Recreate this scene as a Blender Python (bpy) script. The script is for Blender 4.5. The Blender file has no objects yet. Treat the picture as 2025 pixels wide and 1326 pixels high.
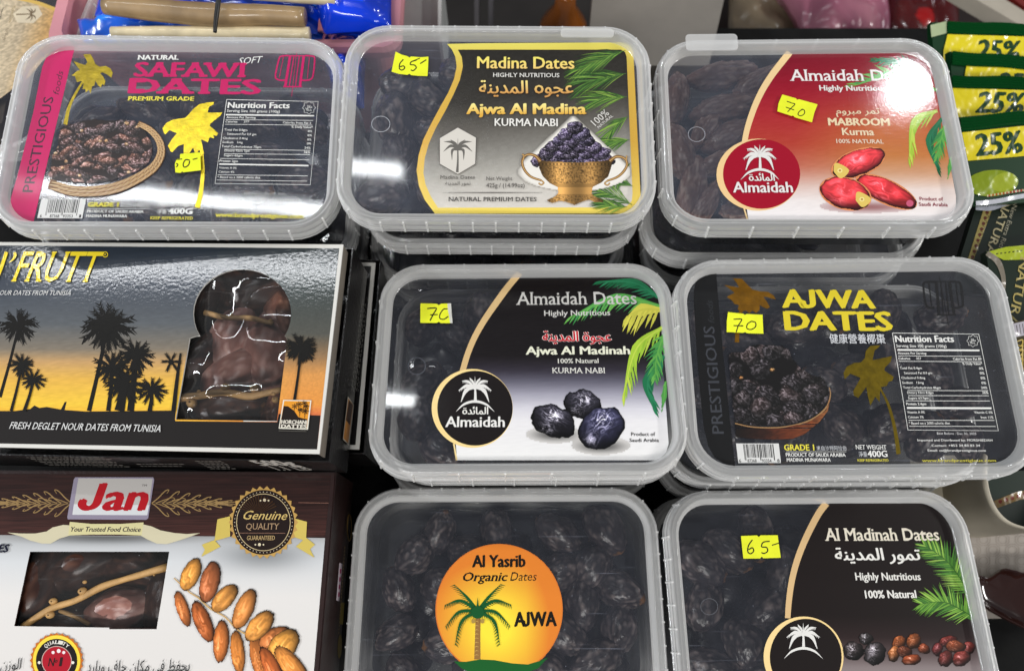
import bpy, bmesh, math, random
import numpy as np
from mathutils import Vector, Matrix, noise
from mathutils.geometry import tessellate_polygon

S = bpy.context.scene
COL = S.collection
R = math.radians
CAMZ = 0.53            # metres above the table top
FPX, CX, CY = 1460.0, 1012.5, 663.0
PITCH = R(19.0)
MM = 0.001

# ------------------------------------------------------------------ camera
cd = bpy.data.cameras.new('camera')
cam = bpy.data.objects.new('camera', cd)
COL.objects.link(cam)
cam.location = (0, 0, CAMZ)
cam.rotation_euler = (PITCH, 0, 0)
cd.sensor_width = 36.0
cd.lens = FPX * 36.0 / 2025.0
cd.clip_start = 0.01
cd.clip_end = 20
cd.dof.use_dof = True
cd.dof.focus_distance = 0.40
cd.dof.aperture_fstop = 7.5
S.camera = cam

# ------------------------------------------------------------------ light
w = bpy.data.worlds.new('World')
S.world = w
w.use_nodes = True
bg = w.node_tree.nodes['Background']
bg.inputs[0].default_value = (0.86, 0.92, 1.0, 1)
bg.inputs[1].default_value = 0.14
S.view_settings.view_transform = 'Standard'
S.view_settings.look = 'None'
S.view_settings.exposure = 0.0
S.view_settings.gamma = 1.0


def area(name, loc, size, power, col, target, shape='RECTANGLE', sy=None):
    l = bpy.data.lights.new(name, 'AREA')
    l.shape = shape
    l.size = size
    if sy:
        l.size_y = sy
    l.energy = power
    l.color = col
    o = bpy.data.objects.new(name, l)
    COL.objects.link(o)
    o.location = loc
    o.rotation_euler = (Vector(target) - Vector(loc)).to_track_quat('-Z', 'Y').to_euler()
    return o


area('tube_lamp', (-0.635, 0.612, CAMZ + 0.535), 0.88, 3.0, (0.96, 0.98, 1.0), (-0.40, 0.30, 0.0), sy=0.026)
bpy.data.objects['tube_lamp'].rotation_euler = (R(-12), 0, R(-3))
area('bulb_lamp', (0.725, 0.985, CAMZ + 0.535), 0.078, 1.9, (0.93, 0.97, 1.0), (0.2, 0.28, 0.16), shape='DISK')
area('fill_light_behind', (-0.2, -1.25, CAMZ + 1.2), 1.2, 27.0, (1.0, 0.98, 0.95), (0.0, 0.15, 0.1), sy=0.3)  # unseen fill light added behind the camera, kept out of the lid reflections
area('left_fill_light', (-2.1, -0.1, CAMZ + 0.75), 1.0, 25.0, (0.95, 0.97, 1.0), (0.0, 0.15, 0.1), sy=0.12)  # added side fill, not a known lamp; also edges the left rims
area('right_fill_light', (2.1, 0.1, CAMZ + 0.8), 1.0, 25.0, (1.0, 0.98, 0.95), (0.0, 0.15, 0.1), sy=0.12)  # matching fill added on the right to balance the lighting

S.render.engine = 'CYCLES'
S.cycles.use_denoising = True
S.cycles.transparent_max_bounces = 24
S.cycles.max_bounces = 8
S.cycles.sample_clamp_indirect = 4.0
S.cycles.caustics_reflective = False
S.cycles.caustics_refractive = False

# ------------------------------------------------------------------ frames
Rwc = np.array([[1, 0, 0], [0, -math.cos(PITCH), -math.sin(PITCH)], [0, math.sin(PITCH), -math.cos(PITCH)]])


def ray(px, py):
    px = np.asarray(px, float)
    py = np.asarray(py, float)
    d = np.stack([(px - CX) / FPX, (py - CY) / FPX, np.ones_like(px)], -1)
    return d @ Rwc


def W(px, py, z):
    """point in millimetres (from the camera) where the sight line meets height z"""
    d = ray(px, py)
    return d * (z / d[..., 2:3])


def rotv(v):
    v = np.asarray(v, float)
    a = np.linalg.norm(v)
    if a < 1e-9:
        return np.eye(3)
    k = v / a
    K = np.array([[0, -k[2], k[1]], [k[2], 0, -k[0]], [-k[1], k[0], 0]])
    return np.eye(3) + math.sin(a) * K + (1 - math.cos(a)) * K @ K


class Frame:
    def __init__(s, Rm, t):
        s.R = np.asarray(Rm, float)
        s.t = np.asarray(t, float)

    def local(s, px, py, zl=0.0):
        d = ray(px, py)
        n = s.R[:, 2]
        o = s.t + n * zl
        k = (o @ n) / (d @ n)
        P = d * np.asarray(k)[..., None] - s.t
        return P @ s.R[:, :2]

    def sub(s, o, e1, n):
        e1 = np.array(e1, float)
        n = np.array(n, float)
        e2 = np.cross(n, e1)
        return Frame(s.R @ np.stack([e1, e2, n], 1), s.t + s.R @ np.array(o, float))

    def matrix(s):
        m = Matrix.Identity(4)
        for i in range(3):
            for j in range(3):
                m[i][j] = s.R[i, j]
        m[0][3], m[1][3], m[2][3] = s.t[0] * MM, s.t[1] * MM, s.t[2] * MM + CAMZ
        return m

    def shifted(s, d, k=1.0):
        return Frame(s.R, s.t + s.R @ np.array(d, float))


# ------------------------------------------------------------------ colours & materials
def c(r, g=None, b=None):
    if g is None:
        r, g, b = r
    f = lambda v: (v / 255.0 / 12.92) if v / 255.0 <= 0.04045 else ((v / 255.0 + 0.055) / 1.055) ** 2.4
    return (f(r), f(g), f(b))


def lin(a):
    a = np.clip(np.asarray(a, float), 0, 255) / 255.0
    return np.where(a <= 0.04045, a / 12.92, ((a + 0.055) / 1.055) ** 2.4)


MATS = {}


def principled(name, base=(0.5, 0.5, 0.5), rough=0.4, metal=0.0, alpha=1.0, col=False, bump=None, coat=0.0,
               spec=0.5, var=None, sss=0.0, trans=0.0):
    if name in MATS:
        return MATS[name]
    m = bpy.data.materials.new(name)
    m.use_nodes = True
    nt = m.node_tree
    p = nt.nodes['Principled BSDF']
    p.inputs['Base Color'].default_value = (*base, 1)
    p.inputs['Roughness'].default_value = rough
    p.inputs['Metallic'].default_value = metal
    p.inputs['Alpha'].default_value = alpha
    p.inputs['Specular IOR Level'].default_value = spec
    p.inputs['Coat Weight'].default_value = coat
    p.inputs['Coat Roughness'].default_value = 0.08
    tc = nt.nodes.new('ShaderNodeTexCoord')
    src = None
    if col:
        a = nt.nodes.new('ShaderNodeVertexColor')
        a.layer_name = 'Col'
        src = a.outputs['Color']
    if var:   # (scale, amount)
        n = nt.nodes.new('ShaderNodeTexNoise')
        n.inputs['Scale'].default_value = var[0]
        n.inputs['Detail'].default_value = 5
        nt.links.new(tc.outputs['Object'], n.inputs['Vector'])
        mr = nt.nodes.new('ShaderNodeMapRange')
        mr.inputs['From Min'].default_value = 0.3
        mr.inputs['From Max'].default_value = 0.7
        mr.inputs['To Min'].default_value = 1 - var[1]
        mr.inputs['To Max'].default_value = 1 + var[1]
        nt.links.new(n.outputs['Fac'], mr.inputs['Value'])
        mx = nt.nodes.new('ShaderNodeVectorMath')
        mx.operation = 'SCALE'
        if src:
            nt.links.new(src, mx.inputs[0])
        else:
            mx.inputs[0].default_value = base
        nt.links.new(mr.outputs['Result'], mx.inputs['Scale'])
        src = mx.outputs['Vector']
    if src:
        nt.links.new(src, p.inputs['Base Color'])
    if bump:  # (scale, strength, distance)
        n = nt.nodes.new('ShaderNodeTexNoise')
        n.inputs['Scale'].default_value = bump[0]
        n.inputs['Detail'].default_value = 3
        nt.links.new(tc.outputs['Object'], n.inputs['Vector'])
        b = nt.nodes.new('ShaderNodeBump')
        b.inputs['Strength'].default_value = bump[1]
        b.inputs['Distance'].default_value = bump[2]
        nt.links.new(n.outputs['Fac'], b.inputs['Height'])
        nt.links.new(b.outputs['Normal'], p.inputs['Normal'])
        if coat:
            nt.links.new(b.outputs['Normal'], p.inputs['Coat Normal'])
    MATS[name] = m
    return m


def film(name, haze=0.14, hazecol=(0.5, 0.53, 0.6), gloss_rough=0.06, bump=None, tint=(1, 1, 1)):
    """thin clear plastic: mostly see-through, a little milky, mirror-like at the surface"""
    if name in MATS:
        return MATS[name]
    m = bpy.data.materials.new(name)
    m.use_nodes = True
    nt = m.node_tree
    nt.nodes.clear()
    out = nt.nodes.new('ShaderNodeOutputMaterial')
    tr = nt.nodes.new('ShaderNodeBsdfTransparent')
    tr.inputs[0].default_value = (*tint, 1)
    df = nt.nodes.new('ShaderNodeBsdfDiffuse')
    df.inputs[0].default_value = (*hazecol, 1)
    gl = nt.nodes.new('ShaderNodeBsdfGlossy')
    gl.inputs['Roughness'].default_value = gloss_rough
    tc = nt.nodes.new('ShaderNodeTexCoord')
    nz = nt.nodes.new('ShaderNodeTexNoise')
    nz.inputs['Scale'].default_value = 55
    nz.inputs['Detail'].default_value = 7
    nz.inputs['Roughness'].default_value = 0.65
    nt.links.new(tc.outputs['Object'], nz.inputs['Vector'])
    mr = nt.nodes.new('ShaderNodeMapRange')
    mr.inputs['From Min'].default_value = 0.3
    mr.inputs['From Max'].default_value = 0.75
    mr.inputs['To Min'].default_value = haze * 0.75
    mr.inputs['To Max'].default_value = haze * 1.35
    nt.links.new(nz.outputs['Fac'], mr.inputs['Value'])
    sp = nt.nodes.new('ShaderNodeTexVoronoi')
    sp.inputs['Scale'].default_value = 190
    nt.links.new(tc.outputs['Object'], sp.inputs['Vector'])
    s1 = nt.nodes.new('ShaderNodeMapRange')
    s1.inputs['From Min'].default_value = 0.05
    s1.inputs['From Max'].default_value = 0.02
    s1.inputs['To Max'].default_value = 0.6
    nt.links.new(sp.outputs['Distance'], s1.inputs['Value'])
    mp = nt.nodes.new('ShaderNodeMapping')
    mp.inputs['Rotation'].default_value = (0, 0, 0.6)
    mp.inputs['Scale'].default_value = (14, 420, 14)
    nt.links.new(tc.outputs['Object'], mp.inputs['Vector'])
    sc = nt.nodes.new('ShaderNodeTexNoise')
    sc.inputs['Scale'].default_value = 1.6
    nt.links.new(mp.outputs['Vector'], sc.inputs['Vector'])
    s2 = nt.nodes.new('ShaderNodeMapRange')
    s2.inputs['From Min'].default_value = 0.68
    s2.inputs['From Max'].default_value = 0.76
    s2.inputs['To Max'].default_value = 0.16
    nt.links.new(sc.outputs['Fac'], s2.inputs['Value'])
    ad = nt.nodes.new('ShaderNodeMath')
    ad.operation = 'ADD'
    nt.links.new(s1.outputs['Result'], ad.inputs[0])
    nt.links.new(s2.outputs['Result'], ad.inputs[1])
    ad2 = nt.nodes.new('ShaderNodeMath')
    ad2.operation = 'ADD'
    ad2.use_clamp = True
    nt.links.new(ad.outputs[0], ad2.inputs[0])
    nt.links.new(mr.outputs['Result'], ad2.inputs[1])
    m1 = nt.nodes.new('ShaderNodeMixShader')
    nt.links.new(ad2.outputs[0], m1.inputs[0])
    nt.links.new(tr.outputs[0], m1.inputs[1])
    nt.links.new(df.outputs[0], m1.inputs[2])
    fr = nt.nodes.new('ShaderNodeFresnel')
    fr.inputs['IOR'].default_value = 1.5
    m2 = nt.nodes.new('ShaderNodeMixShader')
    nt.links.new(fr.outputs[0], m2.inputs[0])
    nt.links.new(m1.outputs[0], m2.inputs[1])
    nt.links.new(gl.outputs[0], m2.inputs[2])
    if bump:
        n = nt.nodes.new('ShaderNodeTexNoise')
        n.inputs['Scale'].default_value = bump[0]
        n.inputs['Detail'].default_value = 2
        nt.links.new(tc.outputs['Object'], n.inputs['Vector'])
        b = nt.nodes.new('ShaderNodeBump')
        b.inputs['Strength'].default_value = bump[1]
        b.inputs['Distance'].default_value = bump[2]
        nt.links.new(n.outputs['Fac'], b.inputs['Height'])
        nt.links.new(b.outputs['Normal'], gl.inputs['Normal'])
    nt.links.new(m2.outputs[0], out.inputs['Surface'])
    MATS[name] = m
    return m


RIM = principled('frosted_rim_plastic', (0.92, 0.92, 0.91), 0.09, alpha=0.54, spec=0.8, bump=(45, 0.04, 0.0010))
RIB = principled('rib_plastic', (0.88, 0.88, 0.87), 0.3, alpha=0.75)
BODYP = film('clear_body_plastic', 0.10, (0.62, 0.62, 0.6), 0.15)
PANEL = film('clear_lid_plastic', 0.045, (0.44, 0.47, 0.58), 0.05, bump=(14, 0.30, 0.0009))
PANEL2 = film('clear_lid_plastic_reflected_haze', 0.085, (0.46, 0.51, 0.66), 0.06, bump=(14, 0.30, 0.0009))  # back-row lids: reflected room painted in as stronger blue-grey haze
PRINTC = principled('printed_label_glare', col=True, rough=0.6, coat=0.9, bump=(900, 0.14, 0.00018), spec=0.1)
PRINT = principled('printed_label', col=True, rough=0.5, coat=0.5, bump=(1500, 0.12, 0.0002), spec=0.15)
SPARK = principled('printed_label_orange_peel', col=True, rough=0.4, coat=0.8, bump=(1100, 0.4, 0.0003), spec=0.3)
CARDP = principled('printed_glossy_card', col=True, rough=0.6, coat=0.75, bump=(520, 0.26, 0.00018), spec=0.1)
INK = principled('printed_ink', col=True, rough=0.45, spec=0.4, coat=0.1)
FOIL = principled('gold_foil_print', col=True, rough=0.34, metal=0.45, bump=(700, 0.35, 0.0004), var=(260, 0.25))
STICK = principled('fluorescent_sticker', col=True, rough=0.6, spec=0.2, var=(90, 0.05), bump=(70, 0.6, 0.002))
DATEM = principled('date_skin', col=True, rough=0.32, spec=0.6, var=(70, 0.3))
BROWNDATE = principled('brown_date_skin', col=True, rough=0.34, spec=0.5, var=(60, 0.3))




def date_skin(m, scale=300, dist=0.0007, light=(0.36, 0.33, 0.32), amt=0.6):
    nt = m.node_tree
    p = nt.nodes['Principled BSDF']
    tc = nt.nodes.new('ShaderNodeTexCoord')
    mp = nt.nodes.new('ShaderNodeMapping')
    mp.inputs['Scale'].default_value = (0.55, 1.0, 1.0)
    nt.links.new(tc.outputs['Object'], mp.inputs['Vector'])
    n = nt.nodes.new('ShaderNodeTexNoise')
    n.noise_type = 'RIDGED_MULTIFRACTAL'
    n.inputs['Scale'].default_value = scale
    n.inputs['Detail'].default_value = 3
    n.inputs['Distortion'].default_value = 0.8
    nt.links.new(mp.outputs['Vector'], n.inputs['Vector'])
    b = nt.nodes.new('ShaderNodeBump')
    b.inputs['Strength'].default_value = 0.9
    b.inputs['Distance'].default_value = dist
    nt.links.new(n.outputs['Fac'], b.inputs['Height'])
    nt.links.new(b.outputs['Normal'], p.inputs['Normal'])
    mr = nt.nodes.new('ShaderNodeMapRange')
    mr.inputs['From Min'].default_value = 0.9
    mr.inputs['From Max'].default_value = 1.7
    mr.inputs['To Max'].default_value = amt
    nt.links.new(n.outputs['Fac'], mr.inputs['Value'])
    mx = nt.nodes.new('ShaderNodeMix')
    mx.data_type = 'RGBA'
    src = p.inputs['Base Color'].links[0].from_socket
    nt.links.new(mr.outputs['Result'], mx.inputs['Factor'])
    nt.links.new(src, mx.inputs[6])
    mx.inputs[7].default_value = (*light, 1)
    nt.links.new(mx.outputs[2], p.inputs['Base Color'])


def rim_alpha(m, lo, hi):
    nt = m.node_tree
    lw = nt.nodes.new('ShaderNodeLayerWeight')
    lw.inputs['Blend'].default_value = 0.45
    mr = nt.nodes.new('ShaderNodeMapRange')
    mr.inputs['From Min'].default_value = 0.05
    mr.inputs['From Max'].default_value = 0.85
    mr.inputs['To Min'].default_value = lo
    mr.inputs['To Max'].default_value = hi
    nt.links.new(lw.outputs['Facing'], mr.inputs['Value'])
    nt.links.new(mr.outputs['Result'], nt.nodes['Principled BSDF'].inputs['Alpha'])


rim_alpha(RIM, 0.29, 0.92)
date_skin(DATEM)
date_skin(BROWNDATE, 170, 0.0007, (0.42, 0.30, 0.25), 0.35)

# ------------------------------------------------------------------ mesh helpers
def mesh(name, V, F, mats, cols=None, smooth=False, fm=None):
    me = bpy.data.meshes.new(name)
    V = np.asarray(V, float)
    me.from_pydata((V * MM).tolist(), [], F)
    for m in (mats if isinstance(mats, (list, tuple)) else [mats]):
        me.materials.append(m)
    if cols is not None:
        a = me.color_attributes.new('Col', 'FLOAT_COLOR', 'POINT')
        cc = np.ones((len(V), 4), np.float32)
        cc[:, :3] = cols
        a.data.foreach_set('color', cc.ravel())
    if fm is not None:
        me.polygons.foreach_set('material_index', fm)
    if smooth:
        me.polygons.foreach_set('use_smooth', [True] * len(me.polygons))
    me.update()
    return me


def link(name, me, parent=None, mw=None):
    o = bpy.data.objects.new(name, me)
    COL.objects.link(o)
    if parent:
        o.parent = parent
    elif mw is not None:
        o.matrix_world = mw
    return o


def tag(o, label=None, cat=None, group=None, kind=None):
    if label:
        o['label'] = label
    if cat:
        o['category'] = cat
    if group:
        o['group'] = group
    if kind:
        o['kind'] = kind
    return o


def empty(name, fr, label, cat, group=None):
    o = bpy.data.objects.new(name, None)
    COL.objects.link(o)
    o.empty_display_size = 0.02
    o.matrix_world = fr.matrix()
    return tag(o, label, cat, group)


def rrect(w, h, r, n=9):
    r = max(r, 0.5)
    P = []
    for (sx, sy, a0) in ((1, 1, 0), (-1, 1, 90), (-1, -1, 180), (1, -1, 270)):
        for k in range(n + 1):
            a = R(a0 + 90.0 * k / n)
            P.append((sx * (w / 2 - r) + r * math.cos(a), sy * (h / 2 - r) + r * math.sin(a)))
    return P


def loft(loops, cap=False):
    """loops: list of lists of 3d points, same count"""
    n = len(loops[0])
    V = [p for l in loops for p in l]
    F = []
    for i in range(len(loops) - 1):
        for k in range(n):
            a, b = i * n + k, i * n + (k + 1) % n
            F.append((a, b, b + n, a + n))
    if cap:
        F.append(tuple(range((len(loops) - 1) * n, len(loops) * n)))
    return V, F


def box(V, F, x0, x1, y0, y1, z0, z1, M=None):
    b = len(V)
    P = [(x, y, z) for z in (z0, z1) for y in (y0, y1) for x in (x0, x1)]
    if M is not None:
        P = [tuple(M @ np.array(p)) for p in P]
    V += P
    F += [tuple(b + i for i in q) for q in ((0, 2, 3, 1), (4, 5, 7, 6), (0, 1, 5, 4), (1, 3, 7, 5), (3, 2, 6, 7), (2, 0, 4, 6))]


def catmull(P, n=8):
    P = np.asarray(P, float)
    if len(P) < 3:
        return P
    Q = np.vstack([2 * P[0] - P[1], P, 2 * P[-1] - P[-2]])
    out = []
    for i in range(1, len(Q) - 2):
        for k in range(n):
            t = k / n
            a, b, cc, d = Q[i - 1], Q[i], Q[i + 1], Q[i + 2]
            out.append(0.5 * ((2 * b) + (-a + cc) * t + (2 * a - 5 * b + 4 * cc - d) * t * t + (-a + 3 * b - 3 * cc + d) * t ** 3))
    out.append(P[-1])
    return np.array(out)


def vn(x, y, seed=0):
    """value noise 0..1 (numpy)"""
    x = np.asarray(x, float)
    y = np.asarray(y, float)
    xi, yi = np.floor(x), np.floor(y)
    fx, fy = x - xi, y - yi
    fx = fx * fx * (3 - 2 * fx)
    fy = fy * fy * (3 - 2 * fy)

    def h(a, b):
        v = np.sin(a * 127.1 + b * 311.7 + seed * 74.7) * 43758.5453
        return v - np.floor(v)
    return (h(xi, yi) * (1 - fx) + h(xi + 1, yi) * fx) * (1 - fy) + (h(xi, yi + 1) * (1 - fx) + h(xi + 1, yi + 1) * fx) * fy


# ------------------------------------------------------------------ lettering
_TC = bpy.data.curves.new('letters', 'FONT')
_TO = bpy.data.objects.new('letters', _TC)
COL.objects.link(_TO)
_TC.resolution_u = 2
_cache = {}


def glyphs(s):
    if s in _cache:
        return _cache[s]
    _TC.body = s
    bpy.context.view_layer.update()
    dg = bpy.context.evaluated_depsgraph_get()
    me = bpy.data.meshes.new_from_object(_TO.evaluated_get(dg))
    V = np.array([v.co[:2] for v in me.vertices]) if len(me.vertices) else np.zeros((0, 2))
    F = [tuple(p.vertices) for p in me.polygons]
    if 'J' in s and len(V):
        par = list(range(len(V)))

        def find(a):
            while par[a] != a:
                par[a] = par[par[a]]
                a = par[a]
            return a
        for f in F:
            for q in f[1:]:
                par[find(q)] = find(f[0])
        rt = np.array([find(a) for a in range(len(V))])
        kill, extra, exf = set(), [], []
        for r_ in set(rt.tolist()):
            k = rt == r_
            y0, y1 = V[k, 1].min(), V[k, 1].max()
            if y0 < -0.08 and y1 > 0.6:
                kill.add(r_)
                x0_, x1_ = V[k, 0].min(), V[k, 0].max()
                V[(V[:, 0] >= x1_ - 0.02) & ~k, 0] += 0.13
                xr = x1_ + 0.11
                a_ = np.radians(np.linspace(0, -205, 12))
                jo = [(xr, y1)] + [(xr - .20 + .20 * math.cos(t), .19 + .20 * math.sin(t)) for t in a_]
                ji = [(xr - .095, y1)] + [(xr - .20 + .105 * math.cos(t), .19 + .105 * math.sin(t)) for t in a_]
                b_ = len(V) + len(extra)
                extra += jo + ji
                m_ = len(jo)
                exf += [(b_ + q, b_ + q + 1, b_ + m_ + q + 1, b_ + m_ + q) for q in range(m_ - 1)]
        F = [f for f in F if rt[f[0]] not in kill] + exf
        if extra:
            V = np.vstack([V, np.array(extra)])
    cnt = {}
    for f in F:
        for i in range(len(f)):
            e = (min(f[i], f[(i + 1) % len(f)]), max(f[i], f[(i + 1) % len(f)]))
            cnt[e] = cnt.get(e, 0) + 1
    B = [e for e, k in cnt.items() if k == 1]
    bpy.data.meshes.remove(me)
    _cache[s] = (V, F, B)
    return _cache[s]


CAPN = float(glyphs('H')[0][:, 1].max())


class Art:
    """flat print laid on a real surface; coordinates are read off an enlarged view (scale, offset)"""

    def __init__(s, fr, parent, z, sc=1.0, ox=0.0, oy=0.0, mat=None, dz=0.004):
        s.fr, s.parent, s.z, s.sc, s.ox, s.oy, s.mat, s.dz = fr, parent, z, sc, ox, oy, mat or INK, dz
        s.name = None
        s.ml = None
        s.V, s.F, s.C = [], [], []
        s.n = 0

    def begin(s, name, mat=None, parent=None):
        s.end()
        s.name = name
        s.cm = mat or s.mat
        s.cp = parent or s.parent
        return s

    def end(s):
        o = None
        if s.name and s.V:
            V = np.concatenate(s.V)
            C = np.concatenate(s.C)
            o = link(s.name, mesh(s.name, V, s.F, s.cm, cols=C), s.cp)
            if s.ml is not None:
                o.matrix_local = s.ml
        s.V, s.F, s.C, s.n, s.name = [], [], [], 0, None
        return o

    def P(s, pts):
        pts = np.asarray(pts, float)
        return s.fr.local(pts[..., 0] / s.sc + s.ox, pts[..., 1] / s.sc + s.oy, s.z)

    def add(s, L, F, col, up=True):
        L = np.asarray(L, float)
        V = np.column_stack([L, np.full(len(L), s.z)])
        cc = np.asarray(col, float)
        if cc.ndim == 1:
            cc = np.tile(cc, (len(L), 1))
        s.V.append(V)
        s.C.append(lin(cc))
        n = s.n
        for f in F:
            # face up
            a, b, d = L[f[0]], L[f[1]], L[f[2]]
            if (b[0] - a[0]) * (d[1] - a[1]) - (b[1] - a[1]) * (d[0] - a[0]) < 0:
                f = f[::-1]
            s.F.append(tuple(n + i for i in f))
        s.n += len(L)
        if up:
            s.z += s.dz

    def poly(s, pts, col, smooth=False):
        if smooth:
            pts = catmull(list(pts) + [pts[0]], 5)[:-1]
        pts = np.asarray(pts, float)
        T = tessellate_polygon([[Vector((p[0], p[1], 0)) for p in pts]])
        s.add(s.P(pts), [tuple(t) for t in T], col)

    def ell(s, cx, cy, rx, ry, col, ang=0, n=40):
        a = np.linspace(0, 2 * math.pi, n, endpoint=False)
        x, y = rx * np.cos(a), ry * np.sin(a)
        t = R(ang)
        s.poly(np.column_stack([cx + x * math.cos(t) - y * math.sin(t), cy + x * math.sin(t) + y * math.cos(t)]), col)

    def stroke(s, pts, w, col, smooth=True, n=6, closed=False):
        pts = [tuple(p) for p in pts]
        if closed:
            pts = pts + [pts[0]]
        P = catmull(pts, n) if (smooth and len(pts) > 2) else np.asarray(pts, float)
        m = len(P)
        ws = np.interp(np.linspace(0, 1, m), np.linspace(0, 1, len(w)), w) if isinstance(w, (list, tuple)) else np.full(m, float(w))
        T = np.gradient(P, axis=0)
        T /= np.linalg.norm(T, axis=1)[:, None] + 1e-9
        N = np.column_stack([-T[:, 1], T[:, 0]])
        A, B = P + N * ws[:, None] / 2, P - N * ws[:, None] / 2
        F = [(i, i + 1, m + i + 1, m + i) for i in range(m - 1)]
        s.add(s.P(np.vstack([A, B])), F, col)

    def line(s, x0, y0, x1, y1, w, col):
        s.stroke([(x0, y0), (x1, y1)], w, col, smooth=False)

    def fill(s, pts, fn, dy=4, nx=2):
        """scanline fill, colour = fn(x, y) evaluated at the points"""
        pts = np.asarray(pts, float)
        ys = np.arange(pts[:, 1].min() + 1e-3, pts[:, 1].max(), dy)
        ys = np.append(ys, pts[:, 1].max() - 1e-3)
        rows = []
        for y in ys:
            xs = []
            for i in range(len(pts)):
                (xa, ya), (xb, yb) = pts[i], pts[(i + 1) % len(pts)]
                if (ya <= y) != (yb <= y):
                    xs.append(xa + (xb - xa) * (y - ya) / (yb - ya))
            xs.sort()
            rows.append(xs)
        V, F = [], []
        for i in range(len(ys) - 1):
            a, b = rows[i], rows[i + 1]
            if len(a) != len(b) or len(a) < 2:
                continue
            for k in range(0, len(a) - 1, 2):
                base = len(V)
                for (xx, yy) in ((a, ys[i]), (b, ys[i + 1])):
                    for q in range(nx + 1):
                        V.append((xx[k] + (xx[k + 1] - xx[k]) * q / nx, yy))
                for q in range(nx):
                    F.append((base + q, base + q + 1, base + nx + 2 + q, base + nx + 1 + q))
        V = np.array(V)
        s.add(s.P(V), F, fn(V[:, 0], V[:, 1]))

    def raster(s, x0, y0, x1, y1, step, fn):
        xs, ys = np.arange(x0, x1 + step, step), np.arange(y0, y1 + step, step)
        X, Y = np.meshgrid(xs, ys)
        rgb, mk = fn(X, Y)
        nx = len(xs)
        m = mk[:-1, :-1] & mk[1:, :-1] & mk[:-1, 1:] & mk[1:, 1:]
        I, J = np.nonzero(m)
        a = I * nx + J
        F = np.column_stack([a, a + nx, a + nx + 1, a + 1])
        used = np.unique(F)
        remap = np.full(X.size, -1)
        remap[used] = np.arange(len(used))
        F = remap[F]
        pts = np.column_stack([X.ravel()[used], Y.ravel()[used]])
        s.add(s.P(pts), [tuple(f) for f in F.tolist()], rgb.reshape(-1, 3)[used])

    def text(s, t, x0, y0, x1, y1, cap, col, bold=0.0, shear=0.0, serif=None):
        V, F, B = glyphs(t)
        if not len(V):
            return
        xm, xM = V[:, 0].min(), V[:, 0].max()
        wn = xM - xm
        P0, P1 = s.P((x0, y0)), s.P((x1, y1))
        u = (P1 - P0) / wn
        d = np.array([x1 - x0, y1 - y0], float)
        d /= np.linalg.norm(d)
        Pu = s.P((x0 + d[1] * cap, y0 - d[0] * cap))
        v = np.array([-u[1], u[0]]) / np.linalg.norm(u) * np.linalg.norm(Pu - P0) / CAPN
        Q = [V]
        FF = [list(F)]
        if serif:
            sv, sf = [], []
            wl, th = serif
            for (i, j) in B:
                (ax, ay), (bx, by) = V[i], V[j]
                if abs(ay - by) < 1e-3 and 0.045 < abs(ax - bx) < 0.17:
                    l, r = min(ax, bx) - wl, max(ax, bx) + wl
                    y0_, y1_ = (ay, ay + th) if ay < 0.15 else (ay - th, ay)
                    k = len(sv)
                    sv += [(l, y0_), (r, y0_), (r, y1_), (l, y1_)]
                    sf.append((k, k + 1, k + 2, k + 3))
            if sv:
                Q.append(np.array(sv))
                FF.append(sf)
        offs = [(0, 0)]
        if bold:
            offs += [(bold, 0), (-bold, 0), (bold * .5, bold * 0.45), (-bold * .5, -bold * 0.45)]
        ke = 0.0012
        z = s.z
        for q, ff in zip(Q, FF):
            for (ox, oy) in offs:
                xx = q[:, 0] - xm + ox + shear * q[:, 1]
                yy = q[:, 1] + oy
                L = P0 + xx[:, None] * u + yy[:, None] * v
                if isinstance(col, list):
                    g = np.clip(q[:, 1] / CAPN, 0, 1)[:, None]
                    cc = np.array(col[0]) * (1 - g) + np.array(col[1]) * g
                else:
                    cc = col
                s.add(L, ff, cc, up=False)
                s.z += ke
        s.z = z + s.dz

    # ---- drawn motifs
    def frond(s, stem, leaf, n, cols, w=5, a0=60, droop=0.3, sides=(1, -1), rnd=None):
        rnd = rnd or random.Random(int(stem[0][0]))
        P = catmull(stem, 6)
        m = len(P)
        s.dz, keep = 0.0012, s.dz
        for i in range(n):
            t = 0.06 + 0.94 * i / (n - 1)
            k = min(int(t * (m - 1)), m - 2)
            p = P[k] + (P[k + 1] - P[k]) * (t * (m - 1) - k)
            d = P[k + 1] - P[k]
            a = math.atan2(d[1], d[0])
            L = leaf * (0.55 + 0.75 * math.sin(math.pi * (0.15 + 0.8 * t))) * rnd.uniform(0.85, 1.1)
            for sd in sides:
                aa = a + sd * R(a0 * (1 - 0.55 * t) + rnd.uniform(-6, 6))
                q = p + L * np.array([math.cos(aa), math.sin(aa)])
                md = (p + q) / 2
                q = q + np.array([0, droop * L * 0.4])
                s.stroke([p, md, q], [w * 0.5, w, 0.5], cols[rnd.randrange(len(cols))], n=2)
        s.stroke(stem, [w * 0.8, w * 0.3], cols[-1])
        s.dz = keep

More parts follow.
